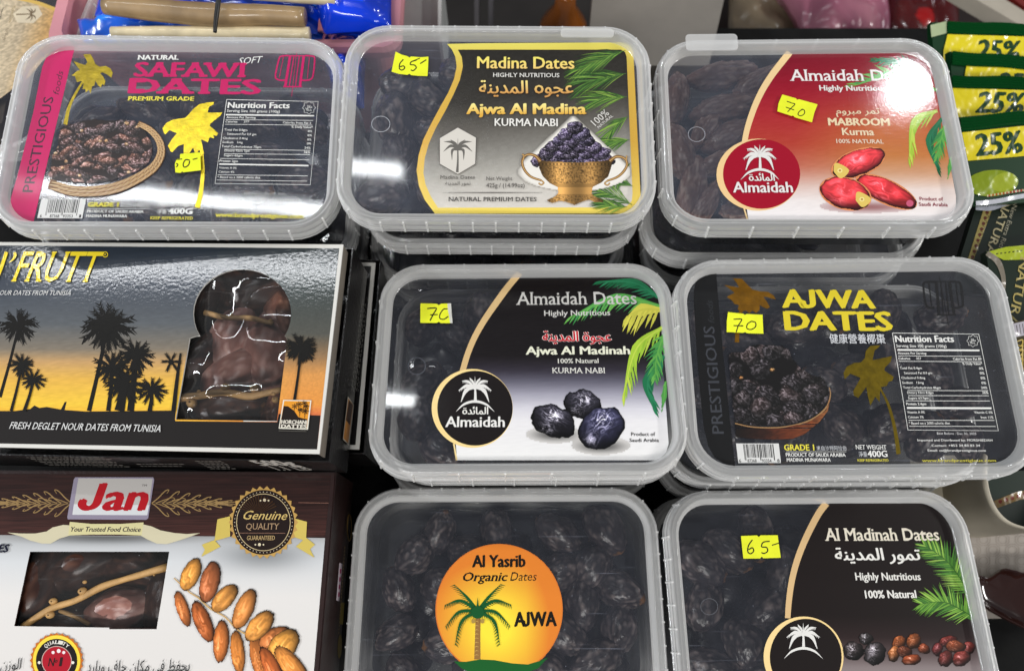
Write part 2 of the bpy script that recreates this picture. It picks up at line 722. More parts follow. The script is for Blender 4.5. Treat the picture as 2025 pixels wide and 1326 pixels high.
    def crown(s, cx, cy, r, n, col, seed=1, asp=0.9, w=None):
        rd = random.Random(seed)
        w = w or r * 0.16
        s.dz, keep = 0.0004, s.dz
        for k in range(n):
            a = 2 * math.pi * k / n + rd.uniform(-.12, .12)
            L = r * rd.uniform(0.8, 1.1)
            ex, ey = math.cos(a), math.sin(a) * asp
            dr = 0.30 * L * (1 - abs(math.sin(a)) * 0.3)
            pm = (cx + ex * L * 0.55, cy + ey * L * 0.55 - 0.08 * L)
            pe = (cx + ex * L, cy + ey * L + dr * 0.55)
            s.stroke([(cx, cy), pm, pe], [w * 0.5, w * 1.4, 0.8], col, n=3)
            for q in range(5):
                t = 0.35 + 0.13 * q
                bx, by = cx + ex * L * t, cy + ey * L * t - 0.05 * L
                for sd in (-1, 1):
                    aa = math.atan2(ey, ex) + sd * 0.55
                    s.stroke([(bx, by), (bx + math.cos(aa) * r * .26, by + math.sin(aa) * r * .26 + r * 0.05)], [w * .5, .4], col, smooth=False)
        s.ell(cx, cy, r * 0.25, r * 0.25, col, n=12)
        s.dz = keep


def pile(ells, mask=None, light=(-0.4, -0.6, 0.7), wr=14, hi=0.55, bgc=(14, 9, 8), seed=3, gain=1.0, wide=False, wob_=1.0):
    """photograph-like printed picture of wrinkled dates: list of (cx,cy,rx,ry,angle,rgb)"""
    l = np.array(light) / np.linalg.norm(light)

    def fn(X, Y):
        out = np.zeros(X.shape + (3,)) + np.array(bgc)
        mk = np.zeros(X.shape, bool)
        for i, (cx, cy, rx, ry, ang, col) in enumerate(ells):
            a = R(ang)
            u = ((X - cx) * math.cos(a) + (Y - cy) * math.sin(a)) / rx
            v = (-(X - cx) * math.sin(a) + (Y - cy) * math.cos(a)) / ry
            wob = 1 + wob_ * 0.24 * (vn(X / rx * 2.6, Y / rx * 2.6, i + seed) - 0.5) + .06 * (vn(X / rx * 8, Y / rx * 8, i) - .5)
            r2 = (u * u + v * v) / (wob * wob)
            ins = r2 < 1
            nz = np.sqrt(np.clip(1 - r2, 0, 1))
            nx, ny = u * math.cos(a) - v * math.sin(a), u * math.sin(a) + v * math.cos(a)
            w1 = vn(u * wr * 0.28 + 5 * i, v * wr * 0.62 + 3 * vn(u * 3, v * 3, i), i + seed)
            w2 = vn(u * wr * 0.6 + 9 * i, v * wr * 1.5 + 4 * vn(u * 4, v * 4, i + 5), i + 40)
            rid = 1 - np.abs(2 * w1 - 1)
            rid2 = 1 - np.abs(2 * w2 - 1)
            sh = np.clip(nx * l[0] + ny * l[1] + nz * l[2], 0, 1)
            sh = 0.20 + 0.85 * sh * (0.55 + 0.45 * rid)
            spot = np.exp(-((nx - l[0] * .55 + .25 * (w1 - .5)) ** 2 + (ny - l[1] * .6) ** 2) / .16) + .55 * np.exp(-((nx + .35) ** 2 + (ny - .45) ** 2) / .10)
            if wide:
                spot = 0.28 + 0.5 * np.clip(sh - .35, 0, 1)
            spec = (np.clip(rid - 0.70, 0, 1) * 4.2 + np.clip(rid2 - 0.74, 0, 1) * 3.4) * spot * .8
            rgb = np.array(col) * gain * sh[..., None] + np.array((205, 200, 210)) * (hi * spec)[..., None]
            edge = np.clip((1 - r2) * 5, 0.25, 1)
            rgb = rgb * edge[..., None]
            out[ins] = rgb[ins]
            mk |= ins
        if mask is not None:
            mm = inpoly(X, Y, mask)
            mk = mm
        return np.clip(out, 0, 255), mk
    return fn


def inpoly(X, Y, pts):
    r = np.zeros(X.shape, bool)
    n = len(pts)
    for i in range(n):
        (xa, ya), (xb, yb) = pts[i], pts[(i + 1) % n]
        if ya == yb:
            continue
        cnd = ((ya > Y) != (yb > Y)) & (X < (xb - xa) * (Y - ya) / (yb - ya) + xa)
        r ^= cnd
    return r


# Arabic lettering in presentation forms, written left to right as seen
MEDINA = '\uFE94\uFEE8\uFEF3\uFEAA\uFEE4\uFEDF\uFE8D'
AJWA_H = 'o\uFEEE\uFEA0\uFECB'
AJWA_T = '\u00F6\uFEEE\uFEA0\uFECB'
MABROOM = '\uFEE1\uFEED\uFEAE\uFE92\uFEE3 \uFEAE\uFEE4\uFE97'
MAIDAH = '\u00F6\uFEAA\uFE8B\uFE8E\uFEE4\uFEDF\uFE8D'
TUMOUR = MEDINA + ' \uFEAD\uFEEE\uFEE4\uFE97'
HALAL = '\uFEDD\uFEFC\uFEA3'

# ------------------------------------------------------------------ tub geometry
_lid = {}
PROF = [(1.2, -12), (1.3, -10.6), (0.5, -10.3), (0.4, -6.4), (1.0, -6.0), (1.0, -5.1), (0.2, -4.7), (0.1, -1.3),
        (-0.5, -0.35), (-1.3, 0.0), (-1.9, -0.25), (-2.6, -0.25), (-3.2, 0.0), (-3.6, 0.0), (-4.2, -0.3), (-4.8, -1.3), (-5.9, -5.6), (-6.8, -6.4)]


def lid_meshes(w, h, r, pitch_rib):
    key = (w, h, r, pitch_rib)
    if key in _lid:
        return _lid[key]
    loops = []
    PR = [PROF[0]]
    for a, b, d in zip(PROF[:-2], PROF[1:-1], PROF[2:]):
        for q in (a, d):
            L_ = math.hypot(q[0] - b[0], q[1] - b[1])
            t = min(0.35, 0.13 / L_)
            PR.append((b[0] + (q[0] - b[0]) * t, b[1] + (q[1] - b[1]) * t))
    PR.append(PROF[-1])
    for (o, z) in PR:
        loops.append([(x, y, z) for x, y in rrect(w + 2 * o, h + 2 * o, r + o)])
    V, F = loft(loops)
    rim = mesh('lid_rim', V, F, RIM, smooth=True)
    L = rrect(w - 13.6, h - 13.6, r - 6.8)
    V = [(x, y, -6.4) for x, y in L] + [(0, 0, -6.4)]
    n = len(L)
    F = [(k, (k + 1) % n, n) for k in range(n)]
    pan = mesh('lid_panel', V, F, PANEL)
    # grip ribs round the skirt
    V, F = [], []
    per = []
    nx = int((w - 2 * r) / pitch_rib)
    for k in range(nx + 1):
        x = -(w / 2 - r) + (w - 2 * r) * k / nx
        per += [((x, h / 2), 0), ((x, -h / 2), 180)]
    ny = int((h - 2 * r) / pitch_rib)
    for k in range(ny + 1):
        y = -(h / 2 - r) + (h - 2 * r) * k / ny
        per += [((w / 2, y), -90), ((-w / 2, y), 90)]
    for sx in (1, -1):
        for sy in (1, -1):
            a = R(45)
            per.append(((sx * (w / 2 - r + r * math.cos(a)), sy * (h / 2 - r + r * math.sin(a))),
                        math.degrees(math.atan2(sy, sx)) - 90))
    for (p, a) in per:
        Rz = rotv((0, 0, R(a)))
        M = lambda q, Rz=Rz, p=p: Rz @ q + np.array([p[0], p[1], 0])
        b = len(V)
        for z in (-11.2, -1.6):
            oo = 1.9 if z < -5 else 0.7
            for (x, y) in ((-0.45, -0.6), (0.45, -0.6), (0.45, oo), (-0.45, oo)):
                V.append(tuple(M(np.array([x, y, z]))))
        F += [tuple(b + i for i in q) for q in ((3, 2, 1, 0), (4, 5, 6, 7), (0, 1, 5, 4), (1, 2, 6, 5), (2, 3, 7, 6), (3, 0, 4, 7))]
    ribs = mesh('grip_ribs', V, F, RIB)
    _lid[key] = (rim, pan, ribs)
    return _lid[key]


def body_mesh(w, h, r, depth):
    loops = []
    for (o, z) in ((-2.2, -1.0), (-3.2, -3), (-4.0, -12), (-6, -14), (-10, -depth + 4), (-11.5, -depth + 1), (-14, -depth)):
        loops.append([(x, y, z) for x, y in rrect(w + 2 * o, h + 2 * o, r + o * 0.8)])
    V, F = loft(loops, cap=True)
    return mesh('tub_body', V, F, BODYP, smooth=True)


def make_tub(fr, dims, depth, label, group=None, rib=12.0, rad=25, tabs=(), pan2=None):
    w, h = dims
    t = empty('date_tub', fr, label, 'plastic tub', group)
    rim, pan, ribs = lid_meshes(w, h, rad, rib)
    lid = link('lid', rim, t)
    if pan2:
        pan = pan.copy()
        pan.materials[0] = pan2
    link('lid_window', pan, lid)
    link('grip_ribs', ribs, lid)['kind'] = 'stuff'
    bd_ = body_mesh(w, h, rad, depth)
    if pan2 and 'magenta' in label and 'strip,' in label:
        bd_.materials[0] = film('frosted_body_plastic', 0.34, (0.55, 0.60, 0.70), 0.15)
    link('tub_body', bd_, t)
    for (tx, ta, tb) in tabs:       # pull tab on a long side
        V, F = [], []
        ya, yb = h / 2 + ta, h / 2 + tb
        L = [(tx + x, (ya + yb) / 2 + y) for x, y in rrect(31, yb - ya, 2.5, 4)]
        V, F = loft([[(x, y, 0.25) for x, y in L], [(x, y, 0.9) for x, y in L]], cap=True)
        link('pull_tab', mesh('pull_tab', V, F, RIM), lid)
    return t, lid


# ------------------------------------------------------------------ dates (the fruit)
def date_mesh(name, a, b, seed, col, hi, elong=1.0, wr=1.0, mat=None):
    bm = bmesh.new()
    bmesh.ops.create_icosphere(bm, subdivisions=4, radius=1.0)
    rd = random.Random(seed)
    off = Vector((rd.uniform(-50, 50), rd.uniform(-50, 50), rd.uniform(-50, 50)))
    V, C = [], []
    for v in bm.verts:
        p = v.co.copy()
        q = Vector((p.x * 1.9, p.y * 5.2, p.z * 5.2)) + off
        q += 0.6 * noise.noise_vector(q * 0.7)
        n1 = noise.noise(q)
        n2 = noise.noise(q * 2.3)
        n0 = noise.noise(p * 1.1 + off)
        rid = 1 - abs(n1) * 2.2
        rid2 = 1 - abs(n2) * 2.2
        d = 1 + 0.075 * wr * (rid - 0.45) + 0.040 * wr * (rid2 - 0.5) + 0.20 * n0
        x = p.x * a * d
        sq = 1 - 0.12 * (p.x > 0) * p.x
        V.append((x, p.y * b * d * sq, p.z * b * 0.92 * d * sq))
        k = max(0, min(1, (rid - 0.62) * 2.2 + 0.6 * (rid2 - 0.55)))
        cc = [col[i] * (1 - k) + hi[i] * k for i in range(3)]
        if p.x > 0.955:
            cc = [150, 105, 62]
        C.append(cc)
    F = [tuple(v.index for v in f.verts) for f in bm.faces]
    bm.verts.index_update()
    bm.free()
    return mesh(name, V, F, mat or DATEM, cols=lin(C), smooth=True)


AJ = [date_mesh('black_date', 15.0, 11.0, s, (50, 44, 47), (150, 136, 132)) for s in (1, 2, 3, 4, 5)]
SF = [date_mesh('dark_date', 15.5, 9.8, s, (56, 46, 46), (150, 130, 122)) for s in (11, 12, 13)]
MB = [date_mesh('brown_date', 20.5, 8.8, s, (150, 112, 100), (240, 214, 200), wr=1.25) for s in (21, 22, 23)]


def fill_dates(fr, dims, kinds, name, label, group, region, seed, ztop=-20, spacing=22.0, ysh=0.0, lim=60):
    """single layer of real dates under the lid; region(x,y) says where the layer is seen"""
    w, h = dims
    rd = random.Random(seed)
    pts = []
    tries = 0
    while tries < 3000 and len(pts) < lim:
        tries += 1
        x = rd.uniform(-w / 2 + 21, w / 2 - 21)
        y = rd.uniform(-h / 2 + 20, h / 2 - 20 - ysh)
        if not region(x, y):
            continue
        if all((x - a) ** 2 + (y - b) ** 2 > spacing ** 2 * rd.uniform(0.7, 1.1) for a, b in pts):
            pts.append((x, y))
    M = fr.matrix()
    nrow = max(1, int(h / 23))
    ys_ = [q[1] for q in pts]
    rows = {}
    for q in pts:
        rows.setdefault(min(nrow - 1, int((max(ys_) - q[1]) / (max(ys_) - min(ys_) + 1e-6) * nrow)), []).append(q)
    names = {}
    NW = ['first', 'second', 'third', 'fourth', 'fifth', 'sixth', 'seventh', 'eighth', 'ninth', 'tenth', 'eleventh']
    for r_, l_ in rows.items():
        for i_, q in enumerate(sorted(l_)):
            names[q] = '%s, %s from left in row %s' % (label, NW[i_], NW[r_])
    for (x, y) in pts:
        o = link(name, kinds[rd.randrange(len(kinds))], None)
        sc = rd.uniform(0.86, 1.10)
        L = Matrix.LocRotScale(Vector((x, y, ztop - rd.uniform(0, 3.5))) * MM,
                               Matrix.Rotation(rd.uniform(0, 6.28), 3, 'Z') @ Matrix.Rotation(rd.uniform(-.35, .35), 3, 'Y') @ Matrix.Rotation(rd.uniform(0, 6.28), 3, 'X'),
                               Vector((sc, sc, sc)))
        o.matrix_world = M @ L
        tag(o, names[(x, y)], 'date', group)
    return pts


def lower_layer(parent, w, h, z, seed, kinds, nn=30):
    """the dates deeper down, that read only as a dark mass"""
    rd = random.Random(seed)
    V, F, C = [], [], []
    n = 0
    ics = bmesh.new()
    bmesh.ops.create_icosphere(ics, subdivisions=2, radius=1.0)
    base = np.array([v.co[:] for v in ics.verts])
    fs = [tuple(v.index for v in f.verts) for f in ics.faces]
    ics.free()
    for k in range(nn):
        x, y = rd.uniform(-w / 2 + 26, w / 2 - 26), rd.uniform(-h / 2 + 24, h / 2 - 24)
        a = rd.uniform(0, 6.28)
        P = base * np.array([14, 10, 9]) * (1 + 0.06 * np.sin(base[:, :1] * 9 + k) * np.cos(base[:, 1:2] * 11))
        P = P @ rotv((0, 0, a)).T + np.array([x, y, z + rd.uniform(-3, 3)])
        V.append(P)
        C.append(np.tile([34, 30, 33], (len(P), 1)))
        F += [tuple(n + i for i in f) for f in fs]
        n += len(P)
    o = link('packed_dates', mesh('packed_dates', np.vstack(V), F, DATEM, cols=lin(np.vstack(C)), smooth=True), parent)
    o['kind'] = 'stuff'
    return o


# ------------------------------------------------------------------ price stickers
YEL = (232, 238, 48)
BLK = (22, 22, 20)


def sticker(A, tub, pts, strokes, tipx=None, notches=(), curl=0.0):
    A.z += 0.55
    A.begin('price_sticker', STICK, tub)
    A.poly(pts, YEL)
    o = A.end()
    A.begin('handwritten_price', STICK, o)
    if tipx:
        A.poly(tipx, (205, 205, 196))
    for s_, w_ in strokes:
        A.stroke(s_, w_, BLK)
    A.end()


# =================================================================== SETTING
TABLE_Z = -530.0


def plain(name, V, F, mat, parent=None, smooth=False):
    return link(name, mesh(name, V, F, mat, smooth=smooth), parent, Matrix.Translation((0, 0, CAMZ)) if not parent else None)


tabm = principled('dark_table', (0.012, 0.012, 0.012), 0.9, spec=0.1, var=(30, 0.3), bump=(300, 0.3, 0.0005))
V, F = [], []
box(V, F, -700, 700, -420, 470, TABLE_Z - 25, TABLE_Z)
tag(plain('table_top', V, F, tabm), kind='structure')
V, F = [], []
box(V, F, -2600, 2600, -1500, 2600, -1300, -1290)
tag(plain('floor', V, F, principled('dark_floor', (0.035, 0.030, 0.027), 0.6, var=(4, 0.5))), kind='structure')

FLAT = lambda z: Frame(np.eye(3), (0, 0, z))

# =================================================================== THE TUBS
POSE = {
    'A': (2.285, 2.538, 1.137, -191.090, 246.258, -355.825),
    'B': (4.661, 0.217, -0.249, -8.542, 250.121, -353.436),
    'C': (-0.673, -2.600, -1.522, 171.292, 251.523, -362.816),
    'D': (-6.861, -0.046, 0.346, 8.350, 120.853, -394.166),
    'E': (1.622, -0.888, 0.395, 186.887, 118.523, -388.473),
    'F': (-1.315, 0.099, 0.215, -3.540, -5.045, -439.598),
    'G': (-0.977, 3.061, 0.776, 177.470, -6.830, -435.255)}
DIM = {'A': (186, 124), 'B': (176, 123), 'C': (170, 127), 'D': (170, 127), 'E': (186, 124), 'F': (176, 123), 'G': (176, 123)}
NST = {'A': 4, 'B': 4, 'C': 4, 'D': 3, 'E': 3, 'F': 2, 'G': 2}
RIBP = {'A': 13.6, 'B': 12.0, 'C': 21.0, 'D': 20.5, 'E': 13.6, 'F': 12.0, 'G': 12.0}
FR = {k: Frame(rotv([R(a) for a in v[:3]]), v[3:]) for k, v in POSE.items()}
LABEL = {
    'A': 'clear tub printed with magenta side strip, bright gold palms and a basket of dates',
    'B': 'clear tub with a gold-bordered grey label showing a brass cup heaped with dates',
    'C': 'clear tub with a red label, red round badge and three red dates pictured',
    'D': 'clear tub with black-to-white label, black round badge and three black dates pictured',
    'E': 'clear tub printed with black side strip, dull gold palms and wooden bowl of dates',
    'F': 'clear tub of black dates with only a round orange sunset sticker on its lid',
    'G': 'clear tub with plain black label, three small heaps of dates along its lower edge'}
PLACE = {'A': 'magenta-striped tub', 'B': 'brass cup tub', 'C': 'red-labelled tub', 'D': 'black-to-white labelled tub',
         'E': 'black-striped tub', 'F': 'orange-stickered tub', 'G': 'plain black-labelled tub'}
TABS = {'B': [(52, -8.5, -2.5)], 'C': [(-52, -9.0, 3.0)]}
TUB, LID = {}, {}
ORD = ['second', 'third', 'fourth']
LOWOFF = {'A': (2, -3), 'B': (3, 4), 'C': (-5, -1), 'D': (5, 2), 'E': (-3, 2), 'F': (0, 0), 'G': (-3, 1)}
LOWDIM = {'B': (166, 119), 'D': (172, 124)}
for k in 'ABCDEFG':
    n = NST[k]
    h = FR[k].t[2] - TABLE_Z
    pitch = (h - 6.4) / n
    depth = pitch + 6.0
    TUB[k], LID[k] = make_tub(FR[k], DIM[k], depth, LABEL[k], None, RIBP[k], 25 if k not in 'CD' else 24, TABS.get(k, ()), PANEL2 if k in 'ABC' else None)
    lower_layer(TUB[k], DIM[k][0], DIM[k][1], -depth + 11, ord(k), None, 34)
    rv = np.array([R(a) for a in POSE[k][:3]])
    for i in range(1, n):
        ox, oy = LOWOFF[k]
        sg = 1 if i % 2 else -0.4
        fr = Frame(rotv(rv * (1 - i / n)), FR[k].t + np.array([ox * sg, oy * sg, -pitch * i]))
        t, l = make_tub(fr, LOWDIM.get(k, DIM[k]), pitch + 5.5, 'lidded tub %s from the top of its stack, under the %s' % (ORD[i - 1], PLACE[k]),
                        'tubs lower in the stacks', RIBP[k])
        lower_layer(t, 160, 118, -pitch - 5.5 + 12, ord(k) + i, None, 24)

# ------------------------------------------------- tub A
WHT = (226, 226, 222)
YLW = (226, 214, 70)
MAG = (192, 8, 92)


def nutrition(A, q, rows, col=WHT):
    """q: four corners of the panel; rows as (kind, ...)"""
    A.stroke([q[0], q[1], q[2], q[3], q[0]], 3.2, col, smooth=False)
    for r_ in rows:
        if r_[0] == 'l':
            A.line(*r_[1:5], r_[5], col)
        else:
            _, t, x0, y0, x1, y1, cap, b = r_
            A.text(t, x0, y0, x1, y1, cap, col, bold=b)


def badge(A, cx, cy, r):
    P = []
    for k in range(17):
        a = R(k * 22.5)
        rr = r if k % 2 == 0 else r * 0.78
        P.append((cx + rr * math.cos(a), cy + rr * math.sin(a)))
    A.stroke(P, 2.2, WHT, smooth=False)
    A.text(HALAL, cx - r * .5, cy + 3, cx + r * .5, cy + 3, r * 0.45, WHT, bold=.02)
    A.text('HALAL', cx - r * .42, cy + r * .48, cx + r * .42, cy + r * .48, r * .25, WHT)


def barcode(A, q, digits, seed):
    A.poly(q, (214, 214, 212))
    rd = random.Random(seed)
    q = np.array(q, float)
    f = lambda u, v: (q[0] * (1 - u) + q[1] * u) * (1 - v) + (q[3] * (1 - u) + q[2] * u) * v
    u = 0.16
    z = A.z
    while u < 0.86:
        wd = rd.choice((0.009, 0.015, 0.024))
        long = u < 0.2 or u > 0.82 or 0.49 < u < 0.53
        A.poly([f(u, 0.04), f(u + wd, 0.04), f(u + wd, 0.86 if long else 0.72), f(u, 0.86 if long else 0.72)], (24, 22, 24))
        A.z = z
        u += wd + rd.choice((0.008, 0.012, 0.018))
    A.z = z + A.dz
    for t, a, b in digits:
        p0, p1 = f(a, 0.96), f(b, 0.96)
        A.text(t, p0[0], p0[1], p1[0], p1[1], 17, (24, 22, 24), bold=.02)


fr = FR['A']
A = Art(fr, LID['A'], -6.25, 2.893, 0, 50)
A.begin('side_strip')
A.poly([(425, 124), (400, 118), (370, 119), (330, 134), (290, 160), (262, 190), (243, 235), (225, 320), (190, 500), (150, 660), (100, 860),
        (65, 980), (55, 1030), (62, 1075), (85, 1105), (115, 1120), (150, 1124), (192, 1124), (232, 950), (300, 660), (360, 410), (405, 215), (425, 140)], MAG)
A.text('PRESTIGIOUS', 186, 955, 308, 412, 56, (66, 18, 48), bold=.012)
A.text('foods', 335, 402, 362, 268, 34, (70, 16, 48), shear=0.3)
A.begin('foil_palm', FOIL)
G1 = (168, 146, 34)
A.poly([(475, 168), (490, 166), (517, 166), (532, 190), (545, 222), (570, 238), (605, 233), (632, 248), (645, 272), (638, 300), (625, 292), (605, 278),
        (585, 270), (572, 277), (590, 292), (603, 320), (596, 346), (585, 335), (577, 358), (560, 343), (545, 318), (540, 345), (527, 350), (519, 392),
        (508, 370), (490, 386), (488, 366), (472, 366), (478, 335), (465, 320), (440, 325), (428, 292), (408, 288), (425, 275), (440, 262), (458, 258),
        (440, 235), (420, 205), (465, 222), (488, 228), (500, 215), (490, 190)], G1)
A.stroke([(470, 328), (430, 395), (395, 470), (373, 568)], [12, 16, 24], G1)
A.begin('foil_palm', FOIL)
A.poly([(1185, 442), (1225, 438), (1222, 452), (1195, 468), (1188, 500), (1272, 499), (1262, 516), (1205, 562), (1200, 575), (1248, 618), (1238, 634),
        (1220, 627), (1225, 648), (1200, 640), (1188, 670), (1150, 652), (1168, 738), (1140, 712), (1118, 742), (1105, 700), (1075, 742), (1050, 735),
        (1052, 680), (1020, 690), (985, 726), (975, 720), (968, 705), (960, 690), (985, 650), (1012, 618), (970, 600), (945, 625), (935, 610),
        (930, 590), (950, 560), (990, 540), (1025, 535), (1060, 530), (1080, 510), (1105, 480), (1140, 452)], (226, 200, 40))
A.stroke([(1130, 640), (1152, 720), (1160, 830), (1150, 950), (1128, 1043)], [14, 20, 30], (226, 200, 40))
A.begin('title_lettering')
SL = (0.05, 0.09)
A.text('NATURAL', 790, 197, 1020, 197, 25, WHT, bold=.035, serif=(.05, .09))
A.text('SAFAWI', 768, 293, 1390, 297, 80, MAG, bold=.036, serif=SL)
A.text('DATES', 738, 388, 1484, 395, 84, MAG, bold=.036, serif=SL)
A.text('SOFT', 1362, 224, 1492, 214, 36, WHT, shear=.35)
A.text('PREMIUM GRADE', 733, 430, 1108, 432, 23, YLW, bold=.03, serif=(.04, .08))
A.begin('striped_emblem')
for p, w_ in (([(1650, 174), (1610, 178), (1596, 195), (1576, 285), (1584, 308), (1612, 316), (1632, 314)], 9), ([(1622, 182), (1598, 300)], 4),
              ([(1660, 176), (1632, 350)], 15), ([(1682, 176), (1655, 350)], 6), ([(1698, 152), (1668, 408)], 3), ([(1713, 176), (1690, 350)], 6),
              ([(1738, 176), (1716, 350)], 15), ([(1745, 174), (1785, 178), (1800, 192), (1792, 280), (1780, 308), (1750, 316), (1724, 314)], 9),
              ([(1770, 184), (1758, 306)], 4), ([(1620, 352), (1728, 352)], 7), ([(1615, 175), (1775, 176)], 6)):
    A.stroke(p, w_, MAG)
A.begin('nutrition_table')
nutrition(A, [(1297, 425), (1820, 437), (1775, 912), (1230, 905)], [
    ('t', 'Nutrition Facts', 1303, 473, 1655, 475, 32, .035), ('t', 'Serving Size 100 grams (100g)', 1298, 496, 1600, 501, 14, .015),
    ('l', 1292, 512, 1797, 518, 8), ('t', 'Amount Per Serving', 1295, 532, 1462, 534, 11, .02), ('l', 1290, 540, 1792, 545, 2.6),
    ('t', 'Calories', 1290, 556, 1357, 557, 11, .02), ('t', '277', 1395, 557, 1425, 557, 11, .02), ('t', 'Calories from Fat 3', 1618, 562, 1778, 565, 11, .02),
    ('l', 1287, 567, 1787, 572, 2.6), ('t', '% Daily Value*', 1667, 587, 1788, 590, 12, .02),
    ('t', 'Total Fat 0.0gm', 1283, 603, 1415, 606, 12, .01), ('t', '0%', 1762, 612, 1785, 612, 12, .02),
    ('t', 'Saturated Fat 0.0 gm', 1298, 627, 1465, 630, 12, .01), ('t', '0%', 1760, 636, 1783, 636, 12, .02),
    ('t', 'Cholestrol 0.4mg', 1275, 651, 1417, 653, 12, .01), ('t', '0%', 1758, 660, 1781, 660, 12, .02),
    ('t', 'Sodium   1mg', 1272, 674, 1388, 676, 12, .01), ('t', '0%', 1756, 683, 1779, 683, 12, .02),
    ('t', 'Total Carbohydrates 75gm', 1268, 698, 1493, 703, 12, .01), ('t', '24%', 1742, 707, 1776, 707, 12, .02),
    ('l', 1285, 710, 1777, 716, 2.6), ('t', 'Dietary Fibre 7gm', 1284, 722, 1427, 725, 11, .01), ('t', '36%', 1738, 732, 1774, 732, 12, .02),
    ('l', 1283, 735, 1775, 740, 2.6), ('t', 'Sugars 66gm', 1280, 749, 1387, 752, 12, .01), ('l', 1260, 762, 1770, 770, 2.6),
    ('t', 'Protein 2gm', 1256, 781, 1360, 784, 12, .02), ('l', 1255, 794, 1765, 803, 8), ('t', 'Vitamin A 0%', 1253, 820, 1353, 822, 11, .01),
    ('t', 'Calcium 4%', 1250, 843, 1340, 845, 11, .01), ('l', 1245, 855, 1760, 862, 2.6), ('t', '* Based on a 2000 calorie diet', 1243, 874, 1488, 877, 12, .01),
    ('l', 1240, 885, 1757, 892, 2.6)])
badge(A, 1768, 472, 38)
A.begin('small_print')
barcode(A, [(237, 992), (493, 992), (470, 1105), (213, 1103)], [('6', .05, .09), ('87368', .27, .48), ('93353', .56, .78), ('1', .93, .96)], 4)
A.text('GRADE 1', 503, 1037, 675, 1037, 24, YLW, bold=.04, serif=(.04, .08))
A.text('來自沙特阿拉伯', 685, 1040, 852, 1040, 19, WHT)
A.line(500, 1049, 850, 1049, 2, WHT)
A.text('PRODUCT OF SAUDI ARABIA', 497, 1071, 820, 1073, 15, WHT, bold=.025, serif=(.03, .06))
A.text('MADINA MUNAWARA', 492, 1097, 725, 1099, 15, WHT, bold=.025, serif=(.03, .06))
A.text('Net Weight', 902, 1033, 1112, 1035, 22, WHT, bold=.025, serif=(.03, .06))
A.text('淨重', 898, 1076, 950, 1076, 20, WHT)
A.text('400G', 962, 1078, 1098, 1080, 33, WHT, bold=.04, serif=(.04, .08))
A.text('KEEP REFRIGERATED', 860, 1110, 1102, 1112, 17, YLW, bold=.02, serif=(.03, .06))
A.text('Best Before : Dec 30, 2025', 1395, 967, 1630, 970, 11, WHT, serif=(.03, .03))
A.text('Imported and Distributed by: MORSHIEDAH', 1272, 1002, 1712, 1003, 11, WHT)
A.text('Contact: +852 34 83 83 34', 1345, 1029, 1630, 1030, 11, WHT)
A.text('Email: cs@brandprestigious.com', 1313, 1055, 1655, 1058, 11, WHT)
A.text('www.brandprestigious.com', 1232, 1095, 1733, 1104, 24, YLW, bold=.03, serif=(.03, .06))
A.begin('date_basket_picture')
rd = random.Random(5)
msk = [(345, 590), (372, 570), (420, 562), (470, 545), (540, 536), (620, 545), (700, 540), (770, 545), (800, 575), (835, 610), (872, 680), (872, 740), (850, 790),
       (800, 830), (720, 860), (640, 890), (540, 905), (420, 900), (300, 885), (272, 860), (290, 800), (300, 730), (330, 690), (335, 640)]
ee = []
for k in range(95):
    x, y = rd.uniform(270, 880), rd.uniform(540, 900)
    ee.append((x, y, rd.uniform(42, 72), rd.uniform(18, 27), rd.uniform(-50, 30), rd.choice([(84, 48, 38), (66, 38, 32), (100, 58, 42), (48, 30, 28)])))
for k in range(14):
    ee.append((rd.uniform(300, 850), rd.uniform(560, 880), 12, 10, 0, (190, 140, 90)))
A.raster(262, 530, 884, 910, 4.0, pile(ee, msk, hi=1.0, bgc=(30, 18, 16), gain=1.15, wr=9, wide=True))
BK = [(204, 168, 118), (176, 136, 88), (226, 196, 150), (150, 108, 66)]
arc = catmull([(790, 560), (860, 600), (910, 660), (922, 730), (890, 800), (830, 850), (740, 900), (640, 935), (520, 950), (400, 945), (280, 905)], 9)
T = np.gradient(arc, axis=0)
T /= np.linalg.norm(T, axis=1)[:, None]
Nn = np.column_stack([T[:, 1], -T[:, 0]])
wdt = np.interp(np.linspace(0, 1, len(arc)), [0, .3, .7, 1], [14, 22, 30, 26])
A.stroke([tuple(p) for p in arc[::3]], [30, 50, 62, 56], (120, 84, 50), n=3)
for i in range(0, len(arc) - 4, 1):
    for q in (-1, -.3, .4):
        p0 = arc[i] + Nn[i] * wdt[i] * q
        p1 = arc[min(i + 4, len(arc) - 1)] + Nn[min(i + 4, len(arc) - 1)] * wdt[i] * (q + .55)
        A.stroke([p0, p1], [3, 7, 3], BK[(i + int(q * 3)) % 4], smooth=False)
A.z += 0.1
sticker(A, TUB['A'], [(1030, 742), (1032, 736), (1146, 727), (1150, 829), (1048, 842), (1042, 836), (1034, 845), (1003, 842), (1000, 795), (1010, 764), (1030, 762)],
        [([(1085, 772), (1062, 770), (1048, 795), (1056, 812), (1078, 800), (1086, 776)], 7), ([(1102, 768), (1130, 761)], 6), ([(1008, 768), (1042, 765)], 6),
         ([(1008, 790), (1018, 798), (1008, 812)], 6)])
A.end()

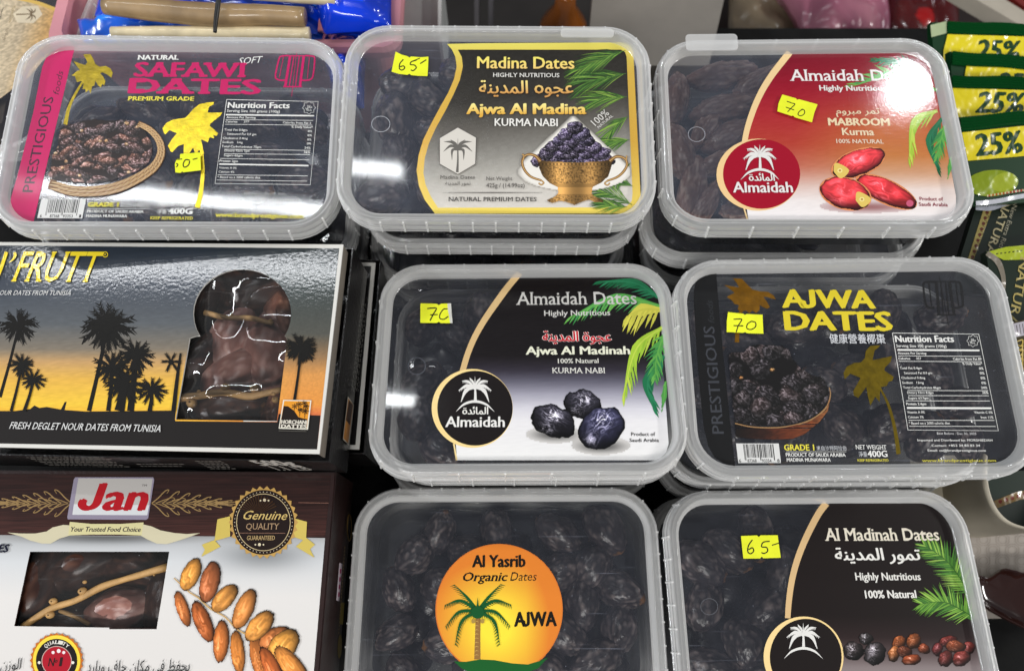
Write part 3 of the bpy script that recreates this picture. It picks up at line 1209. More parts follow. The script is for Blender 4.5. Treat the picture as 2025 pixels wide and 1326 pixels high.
# ------------------------------------------------- tub B
fr = FR['B']
A = Art(fr, LID['B'], -6.2, 2.6, 640, 30, mat=PRINT)
outer = [(632, 146), (660, 178), (677, 215), (684, 265), (670, 330), (640, 400), (600, 470), (552, 560), (512, 640), (488, 720), (478, 800), (490, 880), (520, 950),
         (572, 1020), (1560, 1020), (1598, 1004), (1622, 975), (1630, 930), (1592, 190), (1582, 160), (1560, 145), (1530, 141)]
inner = [(690, 178), (710, 215), (716, 265), (700, 335), (667, 410), (627, 490), (577, 580), (541, 660), (520, 735), (513, 810), (524, 870), (550, 930), (588, 990),
         (1525, 988), (1562, 980), (1584, 955), (1588, 915), (1558, 215), (1550, 190), (1528, 178)]


def mixk(y, ks):
    ys = [k[0] for k in ks]
    return np.stack([np.interp(y, ys, [k[1][i] for k in ks]) for i in range(3)], -1)


def bgB(x, y):  # pale lower half: silver foil print with reflected light painted in
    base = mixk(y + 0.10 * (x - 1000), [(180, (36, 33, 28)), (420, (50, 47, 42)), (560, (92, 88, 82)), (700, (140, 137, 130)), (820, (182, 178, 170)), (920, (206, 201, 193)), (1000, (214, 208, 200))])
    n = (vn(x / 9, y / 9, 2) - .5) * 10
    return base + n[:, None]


A.begin('gold_bordered_label', SPARK)
A.fill(outer, lambda x, y: mixk(y, [(140, (222, 212, 96)), (300, (214, 176, 74)), (650, (214, 168, 66)), (900, (232, 200, 92)), (1020, (236, 212, 96))]), dy=4, nx=2)
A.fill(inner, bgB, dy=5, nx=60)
labB = A.end()
A.parent = labB
A.begin('frond_picture')
GR = [(96, 138, 58), (60, 104, 46), (134, 170, 74), (38, 74, 36), (84, 122, 60)]
for st, lf in (([(1552, 182), (1450, 215), (1330, 275)], 95), ([(1556, 300), (1450, 320), (1360, 345)], 100), ([(1560, 420), (1470, 425), (1400, 440)], 90),
               ([(1566, 520), (1510, 560), (1480, 600)], 70), ([(1572, 640), (1520, 650), (1490, 650)], 55), ([(1578, 760), (1540, 800), (1520, 840)], 50)):
    A.frond(st, lf * 1.5, 30, GR, w=3.4, a0=21, droop=0.25)
for st, lf in (([(1586, 975), (1500, 930), (1410, 905)], 80), ([(1588, 880), (1540, 850), (1530, 800)], 50), ([(1560, 985), (1490, 980), (1420, 965)], 60)):
    A.frond(st, lf * 1.4, 24, GR, w=3.6, a0=26, droop=0.15)
A.begin('title_lettering')
GD = [(222, 170, 70), (250, 236, 150)]
A.text('Madina Dates', 790, 273, 1288, 276, 59, [(236, 200, 120), (238, 226, 110)], bold=.022)
A.text('HIGHLY NUTRITIOUS', 872, 318, 1212, 320, 21, (222, 220, 214), serif=(.03, .035), bold=.01)
A.text(MEDINA + ' ' + AJWA_H, 800, 402, 1283, 402, 62, [(206, 150, 84), (246, 226, 140)], bold=.02)
A.text('Ajwa Al Madina', 737, 508, 1347, 508, 53, GD, bold=.045)
A.text('KURMA NABI', 880, 569, 1203, 571, 38, (232, 230, 224), bold=.02)
A.text('100%', 1398, 570, 1471, 508, 36, (220, 218, 212), serif=(.03, .035))
A.text('NATURAL', 1415, 583, 1490, 520, 14, (220, 218, 212), serif=(.03, .035))
DK = (96, 92, 88)
A.text('Madina Dates', 600, 842, 778, 842, 18, DK, serif=(.03, .03))
A.text(TUMOUR, 625, 873, 755, 873, 18, DK)
A.text('Net Weight', 836, 849, 970, 849, 19, DK)
A.text('425g / (14.99oz)', 836, 886, 1033, 886, 22, DK, bold=.01)
A.stroke([(612, 912), (870, 912), (1125, 912)], [1, 4, 1], (60, 56, 52), smooth=False)
A.text('NATURAL PREMIUM DATES', 643, 956, 1095, 957, 21, (44, 40, 38), serif=(.035, .035), bold=.008)
A.begin('palm_badge')
A.poly([(690, 576), (786, 629), (782, 766), (690, 820), (595, 766), (595, 631)], (104, 100, 96))
A.poly([(690, 579), (783, 630), (779, 764), (690, 817), (598, 764), (598, 633)], (212, 207, 198))
PG = (104, 101, 96)
A.stroke([(690, 695), (690, 750), (687, 808)], [7, 9, 14], PG)
for sx in (-1, 1):
    X = lambda d: 690 + sx * d
    A.stroke([(690, 685), (X(25), 655), (X(72), 650)], [14, 17, 1], PG)
    A.stroke([(690, 690), (X(35), 672), (X(75), 702)], [10, 15, 1], PG)
    A.stroke([(690, 692), (X(28), 695), (X(30), 745)], [8, 14, 1], PG)
    A.stroke([(690, 685), (X(12), 660), (X(38), 640)], [8, 11, 1], PG)
A.stroke([(690, 685), (690, 635)], [5, 1], PG, smooth=False)
A.begin('brass_cup_picture')


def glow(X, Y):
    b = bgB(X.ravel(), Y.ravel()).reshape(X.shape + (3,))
    d = np.minimum(np.hypot((X - 1283) / 1.25, (Y - 720) / 1.15), 999)
    tri = np.maximum(np.abs(X - 1283) / 250.0 + np.clip(760 - Y, 0, 999) / 235.0, 0)
    m1 = np.clip((1.10 - tri) / 0.12, 0, 1) * (Y < 770)
    m2 = np.clip((1.03 - np.hypot((X - 1290) / 285.0, (Y - 805) / 100.0)) / 0.10, 0, 1)
    a = np.maximum(m1, m2)[..., None]
    col = b * (1 - a) + np.array((232, 228, 220)) * a
    return col, (a[..., 0] > 0.01)


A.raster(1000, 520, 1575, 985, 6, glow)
ee = []
rd = random.Random(8)
for row in range(6):
    y = 740 - row * 32
    half = 205 - row * 34
    nn = max(1, 6 - row)
    for k in range(nn):
        x = 1285 - half + 2 * half * (k + .5) / nn + rd.uniform(-8, 8)
        ee.append((x, y + rd.uniform(-5, 5), rd.uniform(44, 54), rd.uniform(30, 37), rd.uniform(-30, 30), rd.choice([(86, 72, 108), (66, 54, 84), (76, 66, 100), (50, 40, 62)])))
ee.append((1278, 566, 30, 18, 0, (66, 54, 84)))
A.raster(1060, 540, 1510, 790, 3.0, pile(ee, None, hi=1.1, bgc=(20, 14, 26), wide=True))


def brass(X, Y):
    cup = [(1098, 744), (1180, 752), (1285, 756), (1400, 752), (1490, 740), (1478, 790), (1465, 830), (1430, 862), (1385, 885), (1380, 915), (1395, 930), (1440, 950),
           (1438, 962), (1395, 964), (1365, 950), (1330, 960), (1290, 978), (1250, 962), (1215, 955), (1175, 968), (1145, 955), (1150, 948), (1190, 930), (1205, 912),
           (1202, 885), (1160, 865), (1125, 830), (1108, 790)]
    m = inpoly(X, Y, cup)
    u = (X - 1285) / 200.0
    sh = 0.55 + 0.5 * np.exp(-((u + .35) / .25) ** 2) + 0.35 * np.exp(-((u - .45) / .2) ** 2) - 0.25 * np.abs(u) ** 2
    orn = vn(X / 7, Y / 7, 9)
    ro = 1 - np.abs(2 * orn - 1)
    band = ((Y > 775) & (Y < 868))
    sh = sh * np.where(band, 0.55 + 0.75 * ro, 1.0)
    sh = np.where((Y > 760) & (Y < 770), sh * (0.7 + .5 * (np.sin(X / 3.0) > 0)), sh)
    sh = np.where((Y > 885) & (Y < 922), sh * 1.25, sh)
    sh = sh * np.where(Y > 922, 0.6 + 0.6 * ro, 1)
    return np.clip(np.array((172, 130, 74)) * sh[..., None] * 1.15, 0, 250), m


A.raster(1090, 736, 1500, 985, 3.0, brass)
for pth, w_ in (([(1115, 752), (1085, 722), (1045, 718), (1022, 745), (1030, 790), (1065, 830), (1120, 850)], [20, 12, 14, 11]), ([(1025, 748), (1030, 722), (1020, 716)], 9),
                ([(1120, 850), (1132, 862), (1118, 872), (1105, 862)], 8),
                ([(1470, 750), (1505, 728), (1545, 735), (1560, 765), (1545, 800), (1510, 832), (1458, 852)], [20, 12, 14, 11]), ([(1556, 745), (1558, 722)], 8),
                ([(1458, 852), (1445, 865), (1460, 874), (1472, 862)], 8)):
    A.stroke(pth, w_, (126, 92, 52))
    A.stroke(pth, 4, (206, 166, 106))
A.parent = LID['B']
A.begin('moulded_ring')
ring = [(294 + 47 * math.cos(R(a)), 560 + 40 * math.sin(R(a))) for a in range(0, 360, 20)]
A.stroke(ring, 2.0, (196, 200, 206), closed=True)
A.z += .3
sticker(A, TUB['B'], [(370, 188), (400, 203), (432, 212), (440, 219), (450, 213), (500, 217), (539, 214), (537, 270), (534, 314), (490, 313), (450, 309), (441, 302), (430, 308),
                      (385, 302), (349, 291)],
        [([(410, 228), (392, 250), (390, 275), (403, 283), (417, 272), (410, 262), (393, 266)], 6), ([(478, 232), (452, 240), (446, 254), (468, 258), (476, 272), (460, 286), (448, 282)], 6),
         ([(450, 240), (495, 222)], 5), ([(496, 250), (528, 230)], 6)])

# ------------------------------------------------- palm badge shared by two labels
def emblem(A, cx, cy, k, col=(228, 226, 222)):
    X = lambda d: cx + d * k
    Y = lambda d: cy + d * k
    A.stroke([(X(1), Y(5)), (X(2), Y(35)), (X(2), Y(72))], [10 * k, 13 * k, 16 * k], col)
    for sx in (-1, 1):
        for (mx, my, ex, ey, w_) in ((12, -38, 30, -60, 9), (38, -38, 72, -42, 13), (45, -15, 92, 12, 18), (48, 10, 78, 74, 20)):
            A.stroke([(X(0), Y(-5)), (X(sx * mx), Y(my)), (X(sx * ex), Y(ey))], [8 * k, w_ * k * 1.1, 1], col)
            for q in range(5):
                t = 0.35 + q * 0.14
                bx, by = X(sx * (mx + (ex - mx) * (t - .3) * 1.3)), Y(my + (ey - my) * (t - .3) * 1.3)
                A.stroke([(bx, by), (bx + sx * 2 * k, by + 13 * k)], [5 * k, .5], col, smooth=False)
    A.stroke([(X(0), Y(-8)), (X(0), Y(-66))], [9 * k, 1], col, smooth=False)
    A.ell(X(0), Y(-4), 11 * k, 11 * k, col, n=12)
    A.stroke([(X(-104), Y(126)), (X(-60), Y(86)), (X(0), Y(70)), (X(60), Y(86)), (X(106), Y(126))], [1, 12 * k, 15 * k, 12 * k, 1], col)


def fronds(A, data):
    for st, lf, n_, cols, w_, a0, sides in data:
        A.stroke(st, [w_ * 2, w_ * 6, 1], cols[0])
        A.frond(st, lf, n_, cols, w=w_ * 1.5, a0=a0, droop=0.2, sides=sides)


LIME = [(166, 200, 62), (150, 190, 58), (190, 212, 80)]
GRN = [(84, 160, 76), (60, 140, 74), (104, 176, 80)]
DGR = [(30, 112, 72), (24, 96, 60), (40, 124, 84)]
YGR = [(214, 208, 84), (200, 196, 76)]

# ------------------------------------------------- tub C
fr = FR['C']
A = Art(fr, LID['C'], -6.2, 2.763, 1260, 60, mat=PRINTC)
edge_o = [(815, 121), (772, 170), (722, 235), (674, 310), (634, 395), (603, 480), (583, 550), (570, 620)]
edge_i = [(852, 121), (800, 190), (748, 258), (700, 335), (662, 410), (632, 490), (612, 560), (600, 620)]


def bgC(x, y):
    top = mixk(y, [(120, (116, 8, 32)), (300, (148, 14, 38)), (450, (170, 38, 46)), (620, (178, 62, 48)), (740, (190, 104, 84)), (850, (218, 188, 178)), (930, (236, 228, 226)), (1040, (240, 236, 236))])
    br = mixk(y, [(120, (124, 12, 34)), (350, (160, 44, 46)), (520, (190, 96, 48)), (680, (194, 120, 64)), (780, (206, 156, 122)), (870, (232, 214, 206)), (1040, (240, 236, 236))])
    k = np.clip((x - 850) / 450.0, 0, 1)[:, None]
    return top * (1 - k) + br * k + ((vn(x / 5, y / 5, 4) - .5) * 8)[:, None]


A.begin('red_label')
right = [(1530, 121), (1572, 148), (1600, 190), (1618, 250), (1660, 480), (1700, 680), (1742, 905), (1742, 960), (1725, 1005), (1706, 1038)]
A.fill(edge_i + [(600, 980), (609, 1038)] + right[::-1], bgC, dy=6, nx=40)
A.stroke([((a[0] + b[0]) / 2, (a[1] + b[1]) / 2) for a, b in zip(edge_o, edge_i)], [37, 36, 34, 32, 30], (236, 204, 150))
A.stroke([(582, 965), (604, 1038)], 8, (236, 204, 150), smooth=False)
A.ell(662, 789, 229, 197, (238, 202, 146))
A.ell(680, 785, 211, 190, (160, 8, 38), n=48)
lab = A.end()
A.parent = lab
A.begin('frond_picture')
fronds(A, [([(1610, 300), (1480, 190), (1300, 165)], 60, 14, DGR, 7, 40, (-1, 1)), ([(1640, 330), (1400, 240), (1180, 305)], 75, 18, GRN, 7, 55, (1,)),
           ([(1640, 440), (1520, 500), (1485, 700)], 90, 14, LIME, 8, 38, (-1,)), ([(1665, 480), (1600, 600), (1640, 760)], 70, 12, DGR, 8, 35, (-1,)),
           ([(1680, 520), (1660, 600), (1640, 690)], 60, 10, GRN, 7, 40, (-1, 1)), ([(1715, 690), (1708, 750), (1700, 800)], 20, 4, GRN, 4, 30, (1,))])
A.begin('title_lettering')
A.text('Almaidah Dates', 842, 276, 1528, 276, 60, (236, 230, 228), bold=.012, serif=(.045, .03))
A.text('Highly Nutritious', 998, 329, 1360, 331, 28, (232, 226, 222), bold=.03)
A.text(MABROOM, 1088, 456, 1325, 456, 32, (226, 204, 170), bold=.02)
A.text('MABROOM', 1048, 519, 1380, 521, 39, (232, 210, 172), bold=.045)
A.text('Kurma', 1123, 572, 1295, 574, 38, (232, 210, 176), bold=.03)
A.text('100% NATURAL', 1090, 616, 1348, 619, 22, (230, 206, 184), bold=.025)
A.text('Product of', 1545, 929, 1673, 931, 19, (140, 40, 60), bold=.015)
A.text('Saudi Arabia', 1541, 959, 1698, 962, 19, (140, 40, 60), bold=.015)
A.begin('date_picture')
A.raster(1000, 860, 1560, 1010, 7, lambda X, Y: (np.stack([226 - 70 * np.exp(-(((X - 1260) / 230) ** 2 + ((Y - 965) / 26.0) ** 2)), 216 - 110 * np.exp(-(((X - 1260) / 230) ** 2 + ((Y - 965) / 26.0) ** 2)),
                                                           216 - 110 * np.exp(-(((X - 1260) / 230) ** 2 + ((Y - 965) / 26.0) ** 2))], -1), (((X - 1260) / 270) ** 2 + ((Y - 960) / 42.0) ** 2) < 1))
RD = (240, 66, 74)
for e_ in ((1208, 724, 152, 70, -20, RD), (1362, 882, 178, 64, 25, (236, 60, 68)), (1138, 892, 142, 84, 16, RD)):
    A.ell(e_[0], e_[1], e_[2] + 4, e_[3] + 4, (226, 140, 90), ang=e_[4])
    A.raster(e_[0] - 180, e_[1] - 120, e_[0] + 180, e_[1] + 120, 3.4, pile([e_], None, wr=7, hi=.40, light=(-.1, -.5, .9), seed=int(e_[0]), gain=1.3, wob_=.35))
for cx_, cy_ in ((1112, 768), (1232, 925)):
    A.poly([(cx_ - 38, cy_ + 4), (cx_ - 34, cy_ - 38), (cx_ - 8, cy_ - 40), (cx_ + 44, cy_ - 8), (cx_ + 30, cy_ + 24), (cx_ - 4, cy_ + 40)], (226, 196, 100), smooth=True)
    A.ell(cx_ - 4, cy_ - 2, 14, 12, (244, 228, 150), n=16)
    A.ell(cx_ - 4, cy_ - 2, 7, 6, (190, 146, 70), n=14)
A.ell(1490, 945, 20, 18, (200, 90, 120), n=16)
A.begin('round_palm_badge')
emblem(A, 670, 690, 1.0)
A.text(MAIDAH, 612, 822, 752, 822, 38, (228, 226, 222), bold=.03)
A.text('Almaidah', 527, 885, 851, 885, 56, (230, 226, 224), bold=.025)
A.parent = LID['C']
A.begin('moulded_ring')
A.stroke([(325 + 46 * math.cos(R(a)), 568 + 40 * math.sin(R(a))) for a in range(0, 360, 20)], 2.0, (196, 198, 206), closed=True)
A.z += .3
sticker(A, TUB['C'], [(793, 351), (868, 372), (874, 380), (884, 377), (986, 405), (968, 450), (955, 503), (862, 476), (852, 466), (843, 468), (766, 443), (772, 400)],
        [([(818, 388), (845, 398), (862, 404), (842, 425), (822, 446)], 5), ([(812, 420), (858, 436)], 5), ([(905, 430), (884, 446), (880, 462), (897, 467), (914, 454), (912, 436), (896, 432)], 5)])

# ------------------------------------------------- tub D
fr = FR['D']
A = Art(fr, LID['D'], -6.2, 2.763, 720, 500, mat=PRINT)
edge_o = [(833, 110), (770, 180), (700, 272), (640, 362), (590, 452), (552, 545), (522, 645)]
edge_i = [(868, 108), (802, 190), (738, 280), (675, 370), (622, 460), (582, 552), (552, 650)]


def bgD(x, y):
    b = mixk(y, [(110, (20, 16, 17)), (560, (22, 18, 20)), (640, (50, 46, 56)), (700, (96, 94, 108)), (770, (160, 158, 172)), (850, (214, 212, 220)), (920, (232, 230, 232)), (1140, (236, 235, 233))])
    return b + ((vn(x / 4, y / 4, 4) - .5) * 7)[:, None]


A.begin('black_to_white_label')
right = [(1500, 125), (1560, 150), (1598, 195), (1612, 260), (1632, 600), (1664, 1040), (1650, 1090), (1618, 1122), (1585, 1131)]
A.fill(edge_i + [(490, 900), (508, 1131)] + right[::-1], bgD, dy=6, nx=30)
A.stroke([((a[0] + b[0]) / 2, (a[1] + b[1]) / 2) for a, b in zip(edge_o, edge_i)], [34, 36, 34, 32, 32], (212, 180, 128))
A.stroke([(490, 1040), (506, 1131)], 9, (238, 212, 150), smooth=False)
A.ell(591, 848, 222, 215, (244, 216, 148), n=56)
A.ell(606, 847, 206, 204, (24, 19, 19), n=56)
lab = A.end()
A.parent = lab
A.begin('frond_picture')
fronds(A, [([(1611, 245), (1480, 165), (1290, 155)], 70, 16, DGR, 8, 45, (-1,)), ([(1618, 290), (1380, 245), (1135, 345)], 85, 20, GRN, 8, 55, (-1, )),
           ([(1618, 310), (1520, 310), (1440, 345)], 105, 9, YGR, 12, 75, (-1,)), ([(1632, 405), (1490, 520), (1415, 775)], 100, 16, LIME, 9, 40, (-1,)),
           ([(1640, 560), (1550, 700), (1580, 850)], 85, 13, DGR, 10, 35, (-1,)), ([(1640, 440), (1600, 560), (1590, 680)], 70, 12, GRN, 8, 45, (-1, 1)), ([(1648, 700), (1640, 780), (1630, 850)], 30, 5, GRN, 5, 30, (1,))])
A.begin('title_lettering')
A.text('Almaidah Dates', 836, 283, 1490, 279, 68, (196, 194, 190), bold=.008, serif=(.045, .035))
A.text('Highly Nutritious', 985, 343, 1345, 340, 29, (206, 204, 200), bold=.015)
for b_, cc in ((.075, (226, 220, 214)), (.03, (196, 32, 46))):
    A.text(MEDINA + ' ' + AJWA_T, 978, 481, 1350, 481, 52, cc, bold=b_)
A.text('Ajwa Al Madinah', 886, 554, 1452, 552, 43, (226, 226, 204), bold=.035)
A.text('100% Natural', 1060, 602, 1281, 600, 25, (216, 214, 206), bold=.02)
A.text('KURMA NABI', 1030, 656, 1315, 656, 30, (214, 212, 206), serif=(.04, .035), bold=.012)
A.text('Product of', 1460, 998, 1591, 998, 19, (38, 36, 38), bold=.012)
A.text('Saudi Arabia', 1451, 1031, 1611, 1031, 19, (38, 36, 38), bold=.012)
A.begin('date_picture')
A.raster(880, 900, 1460, 1110, 7, lambda X, Y: (np.clip(234 - 150 * (np.exp(-(((X - 1040) / 120) ** 2 + ((Y - 990) / 34.0) ** 2)) + np.exp(-(((X - 1295) / 130) ** 2 + ((Y - 1055) / 34.0) ** 2))), 20, 255)[..., None] * np.array((1, .985, .97)),
                                                (((X - 1040) / 160) ** 2 + ((Y - 990) / 52.0) ** 2 < 1) | (((X - 1295) / 165) ** 2 + ((Y - 1050) / 56.0) ** 2 < 1)))
A.raster(910, 735, 1430, 1085, 2.8, pile([(1195, 828, 100, 80, 10, (56, 54, 66)), (1036, 918, 122, 90, 20, (50, 48, 60)), (1290, 958, 132, 116, -38, (64, 64, 96))], None, wr=15, hi=1.25, bgc=(12, 11, 16), light=(.1, -.6, .75), seed=17))
A.begin('round_palm_badge')
emblem(A, 606, 740, 1.0)
A.text(MAIDAH, 537, 880, 677, 880, 38, (226, 224, 218), bold=.03)
A.text('Almaidah', 445, 949, 767, 949, 56, (230, 228, 224), bold=.025)
A.parent = LID['D']
A.begin('moulded_ring')
A.stroke([(288 + 47 * math.cos(R(a)), 617 + 46 * math.sin(R(a))) for a in range(0, 360, 20)], 1.8, (120, 124, 134), closed=True)
A.stroke([(355, 618), (378, 618), (388, 622)], 3, (200, 202, 206))
A.z += .3
sticker(A, TUB['D'], [(308, 275), (398, 277), (408, 286), (420, 277), (475, 275), (479, 330), (483, 383), (418, 383), (409, 375), (398, 382), (307, 382)],
        [([(345, 304), (370, 301), (395, 303), (378, 335), (360, 370)], 7), ([(360, 338), (402, 336)], 6), ([(456, 306), (436, 306), (416, 332), (414, 356), (436, 362), (460, 346)], 6)],
        tipx=[(456, 275), (475, 275), (479, 330), (484, 383), (470, 383), (464, 340), (458, 312)])

# ------------------------------------------------- tub E
fr = FR['E']
A = Art(fr, LID['E'], -6.25, 2.706, 1325, 490)
A.begin('side_strip')
A.poly([(249, 126), (205, 130), (165, 150), (138, 185), (128, 230), (128, 300), (140, 500), (160, 760), (182, 960), (205, 1060), (240, 1120), (290, 1152),
        (348, 1166), (318, 900), (290, 620), (266, 380), (250, 170)], (13, 13, 15))
A.text('PRESTIGIOUS', 288, 992, 236, 420, 60, (56, 58, 64), bold=.012)
A.text('foods', 238, 405, 226, 285, 32, (40, 42, 46), shear=.3)
A.begin('foil_palm', FOIL)
G2 = (128, 88, 16)
A.poly([(335, 162), (385, 165), (408, 190), (440, 222), (480, 232), (525, 235), (555, 255), (566, 275), (545, 272), (520, 262), (500, 262), (520, 290), (535, 318),
        (520, 325), (500, 318), (480, 305), (480, 330), (462, 348), (440, 335), (425, 350), (405, 335), (380, 340), (362, 330), (368, 305), (345, 300), (330, 280),
        (303, 262), (325, 250), (345, 240), (320, 220), (290, 198), (330, 205), (370, 212), (355, 185)], G2)
A.stroke([(395, 310), (372, 360), (362, 430), (358, 505)], [18, 20, 24], G2)
G3 = (112, 94, 14)
A.begin('foil_palm', FOIL)
A.poly([(1125, 520), (1118, 530), (1095, 548), (1084, 600), (1188, 578), (1180, 610), (1150, 640), (1147, 655), (1197, 688), (1190, 710), (1170, 715), (1160, 738),
        (1125, 745), (1122, 825), (1098, 795), (1072, 843), (1058, 790), (1050, 742), (1008, 802), (984, 790), (980, 765), (1000, 730), (1020, 695), (965, 672),
        (935, 702), (928, 670), (945, 635), (985, 615), (1020, 612), (1042, 590), (1048, 550), (1072, 523)], G3)
A.stroke([(1122, 745), (1165, 830), (1195, 930), (1212, 1020), (1223, 1102)], [10, 15, 20, 24], G3)
A.begin('title_lettering')
YE = (216, 196, 40)
A.text('AJWA', 608, 318, 1096, 323, 94, YE, bold=.045)
A.text('DATES', 622, 438, 1188, 442, 98, YE, bold=.045)
A.text('健康營養椰棗', 856, 506, 1154, 507, 38, (212, 214, 218), bold=.006)
A.begin('striped_emblem')
BL = (10, 10, 14)
for p, w_ in (([(1425, 180), (1375, 182), (1356, 200), (1368, 295), (1385, 318), (1415, 320)], 11), ([(1385, 188), (1400, 312)], 6), ([(1425, 182), (1440, 355)], 15),
              ([(1450, 182), (1462, 355)], 7), ([(1442, 155), (1492, 420)], 3.5), ([(1475, 182), (1492, 355)], 7), ([(1495, 182), (1520, 355)], 15),
              ([(1495, 180), (1540, 182), (1556, 200), (1568, 295), (1558, 315), (1525, 322)], 11), ([(1530, 188), (1545, 312)], 6), ([(1428, 358), (1530, 358)], 8), ([(1380, 180), (1530, 180)], 6)):
    A.stroke(p, w_, BL)
A.begin('nutrition_table')
nutrition(A, [(1190, 455), (1652, 461), (1757, 977), (1273, 973)], [
    ('t', 'Nutrition Facts', 1208, 503, 1520, 503, 34, .035), ('t', 'Serving Size 100 grams (100g)', 1212, 530, 1480, 532, 14, .015),
    ('l', 1217, 545, 1656, 548, 9), ('t', 'Amount Per Serving', 1220, 568, 1372, 569, 11, .025), ('l', 1221, 577, 1662, 580, 2.8),
    ('t', 'Calories', 1223, 597, 1285, 597, 12, .025), ('t', '357', 1319, 597, 1345, 597, 12, .02), ('t', 'Calories from Fat 89', 1515, 599, 1667, 600, 12, .025),
    ('l', 1226, 606, 1668, 608, 2.8), ('t', '% Daily Value*', 1566, 625, 1671, 625, 13, .02),
    ('t', 'Total Fat 0.4gm', 1231, 648, 1348, 648, 12, .015), ('t', '0%', 1655, 651, 1678, 651, 13, .02),
    ('t', 'Saturated Fat 0.0 gm', 1253, 674, 1403, 674, 12, .01), ('t', '0%', 1659, 676, 1683, 676, 13, .02),
    ('t', 'Cholestrol 0.4mg', 1239, 700, 1366, 700, 12, .015), ('t', '0%', 1664, 702, 1688, 702, 13, .02),
    ('t', 'Sodium   12mg', 1244, 726, 1358, 726, 12, .015), ('t', '0%', 1668, 728, 1692, 728, 13, .02),
    ('t', 'Total Carbohydrates 86gm', 1248, 752, 1449, 753, 12, .015), ('t', '24%', 1666, 753, 1698, 753, 12, .02),
    ('l', 1272, 762, 1702, 763, 2.8), ('t', 'Dietary Fibre 8.4gm', 1270, 779, 1411, 779, 12, .01), ('t', '36%', 1672, 780, 1704, 780, 13, .02),
    ('l', 1275, 789, 1706, 790, 2.8), ('t', 'Sugars 63.9gm', 1275, 808, 1384, 808, 12, .015), ('l', 1262, 817, 1711, 818, 2.8),
    ('t', 'Protein 2.4gm', 1265, 840, 1371, 840, 13, .025), ('l', 1268, 855, 1720, 857, 10), ('t', 'Vitamin A 0%', 1270, 884, 1364, 884, 12, .015),
    ('t', 'Vitamin C 0%', 1629, 885, 1727, 885, 12, .015), ('t', 'Calcium 5%', 1274, 910, 1358, 910, 12, .015), ('t', 'Iron 11%', 1665, 912, 1731, 912, 13, .015),
    ('l', 1277, 921, 1736, 922, 2.8), ('t', '* Based on a 2000 calorie diet', 1279, 943, 1498, 943, 13, .01), ('l', 1281, 953, 1742, 954, 2.8)])
badge(A, 1621, 497, 33)
A.begin('small_print')
barcode(A, [(353, 1045), (582, 1045), (594, 1150), (366, 1150)], [('6', .02, .07), ('87368', .22, .43), ('93354', .56, .78), ('8', .92, .97)], 7)
A.text('GRADE 1', 613, 1082, 772, 1082, 31, YLW, bold=.03)
A.text('來自沙特阿拉伯', 785, 1080, 944, 1080, 18, (200, 202, 206))
A.line(622, 1089, 944, 1089, 2, WHT)
A.text('PRODUCT OF SAUDI ARABIA', 621, 1115, 940, 1116, 19, WHT, bold=.025)
A.text('MADINA MUNAWARA', 626, 1142, 861, 1143, 19, WHT, bold=.025)
A.text('NET WEIGHT', 996, 1076, 1159, 1077, 23, WHT, serif=(.04, .04), bold=.01)
A.text('淨重', 1012, 1114, 1056, 1114, 21, (200, 202, 206))
A.text('400G', 1060, 1117, 1164, 1117, 33, WHT, bold=.03)
A.text('KEEP REFRIGERATED', 1005, 1142, 1170, 1142, 13, YLW, bold=.02)
A.text('Best Before : Dec 30, 2025', 1429, 997, 1640, 999, 12, (206, 206, 206), serif=(.03, .03))
A.text('Imported and Distributed by: MORSHIEDAH', 1325, 1033, 1726, 1034, 12, WHT, bold=.01)
A.text('Contact: +852 34 83 83 34', 1401, 1062, 1660, 1062, 12, WHT, bold=.01)
A.text('Email: cs@brandprestigious.com', 1380, 1088, 1691, 1089, 12, WHT, bold=.01)
A.text('www.brandprestigious.com', 1350, 1143, 1745, 1143, 14, YLW, bold=.015)
A.begin('date_bowl_picture')
rd = random.Random(15)
msk = [(310, 570), (330, 556), (395, 556), (420, 525), (470, 514), (540, 520), (600, 522), (640, 545), (655, 590), (700, 640), (760, 680), (815, 690), (835, 715),
       (850, 760), (848, 810), (800, 880), (720, 925), (600, 950), (450, 952), (348, 938), (335, 850), (322, 700)]
ee = []
for k in range(60):
    ee.append((rd.uniform(310, 850), rd.uniform(520, 950), rd.uniform(52, 78), rd.uniform(42, 58), rd.uniform(-40, 40), rd.choice([(40, 32, 32), (30, 25, 27), (52, 40, 40)])))
ee.append((382, 694, 11, 9, 0, (190, 120, 50)))
ee.append((548, 652, 14, 10, 0, (190, 130, 60)))
A.raster(306, 508, 856, 958, 4.2, pile(ee, msk, hi=.62, bgc=(10, 7, 8), seed=31, wr=8, wide=True))
A.stroke([(852, 745), (858, 790), (830, 860), (740, 925), (600, 958), (450, 958), (348, 938)], [4, 9, 7, 6], (150, 116, 78))
A.fill([(858, 800), (835, 868), (745, 930), (600, 963), (450, 964), (349, 944), (352, 1010), (430, 1020), (560, 1024), (650, 1022), (720, 995), (800, 930), (845, 870)],
       lambda x, y: mixk(x, [(350, (18, 12, 10)), (500, (44, 22, 16)), (620, (92, 42, 22)), (760, (112, 58, 30)), (850, (130, 84, 48))]) * (0.75 + .5 * vn(x / 14, y / 8, 3))[:, None], dy=5, nx=24)
A.z += .2
sticker(A, TUB['E'], [(310, 343), (392, 352), (400, 358), (410, 353), (495, 357), (497, 400), (500, 459), (412, 456), (402, 450), (390, 454), (303, 450), (304, 390)],
        [([(340, 382), (365, 380), (384, 383), (366, 415), (354, 450)], 6), ([(340, 415), (392, 417)], 6), ([(435, 392), (414, 408), (412, 430), (435, 436), (458, 420), (456, 398), (434, 392)], 6)])

# ------------------------------------------------- tub F: round sunset sticker
fr = FR['F']
A = Art(fr, LID['F'], -6.2, 3.022, 670, 940, mat=PRINT)
cxs, cys = 958, 800


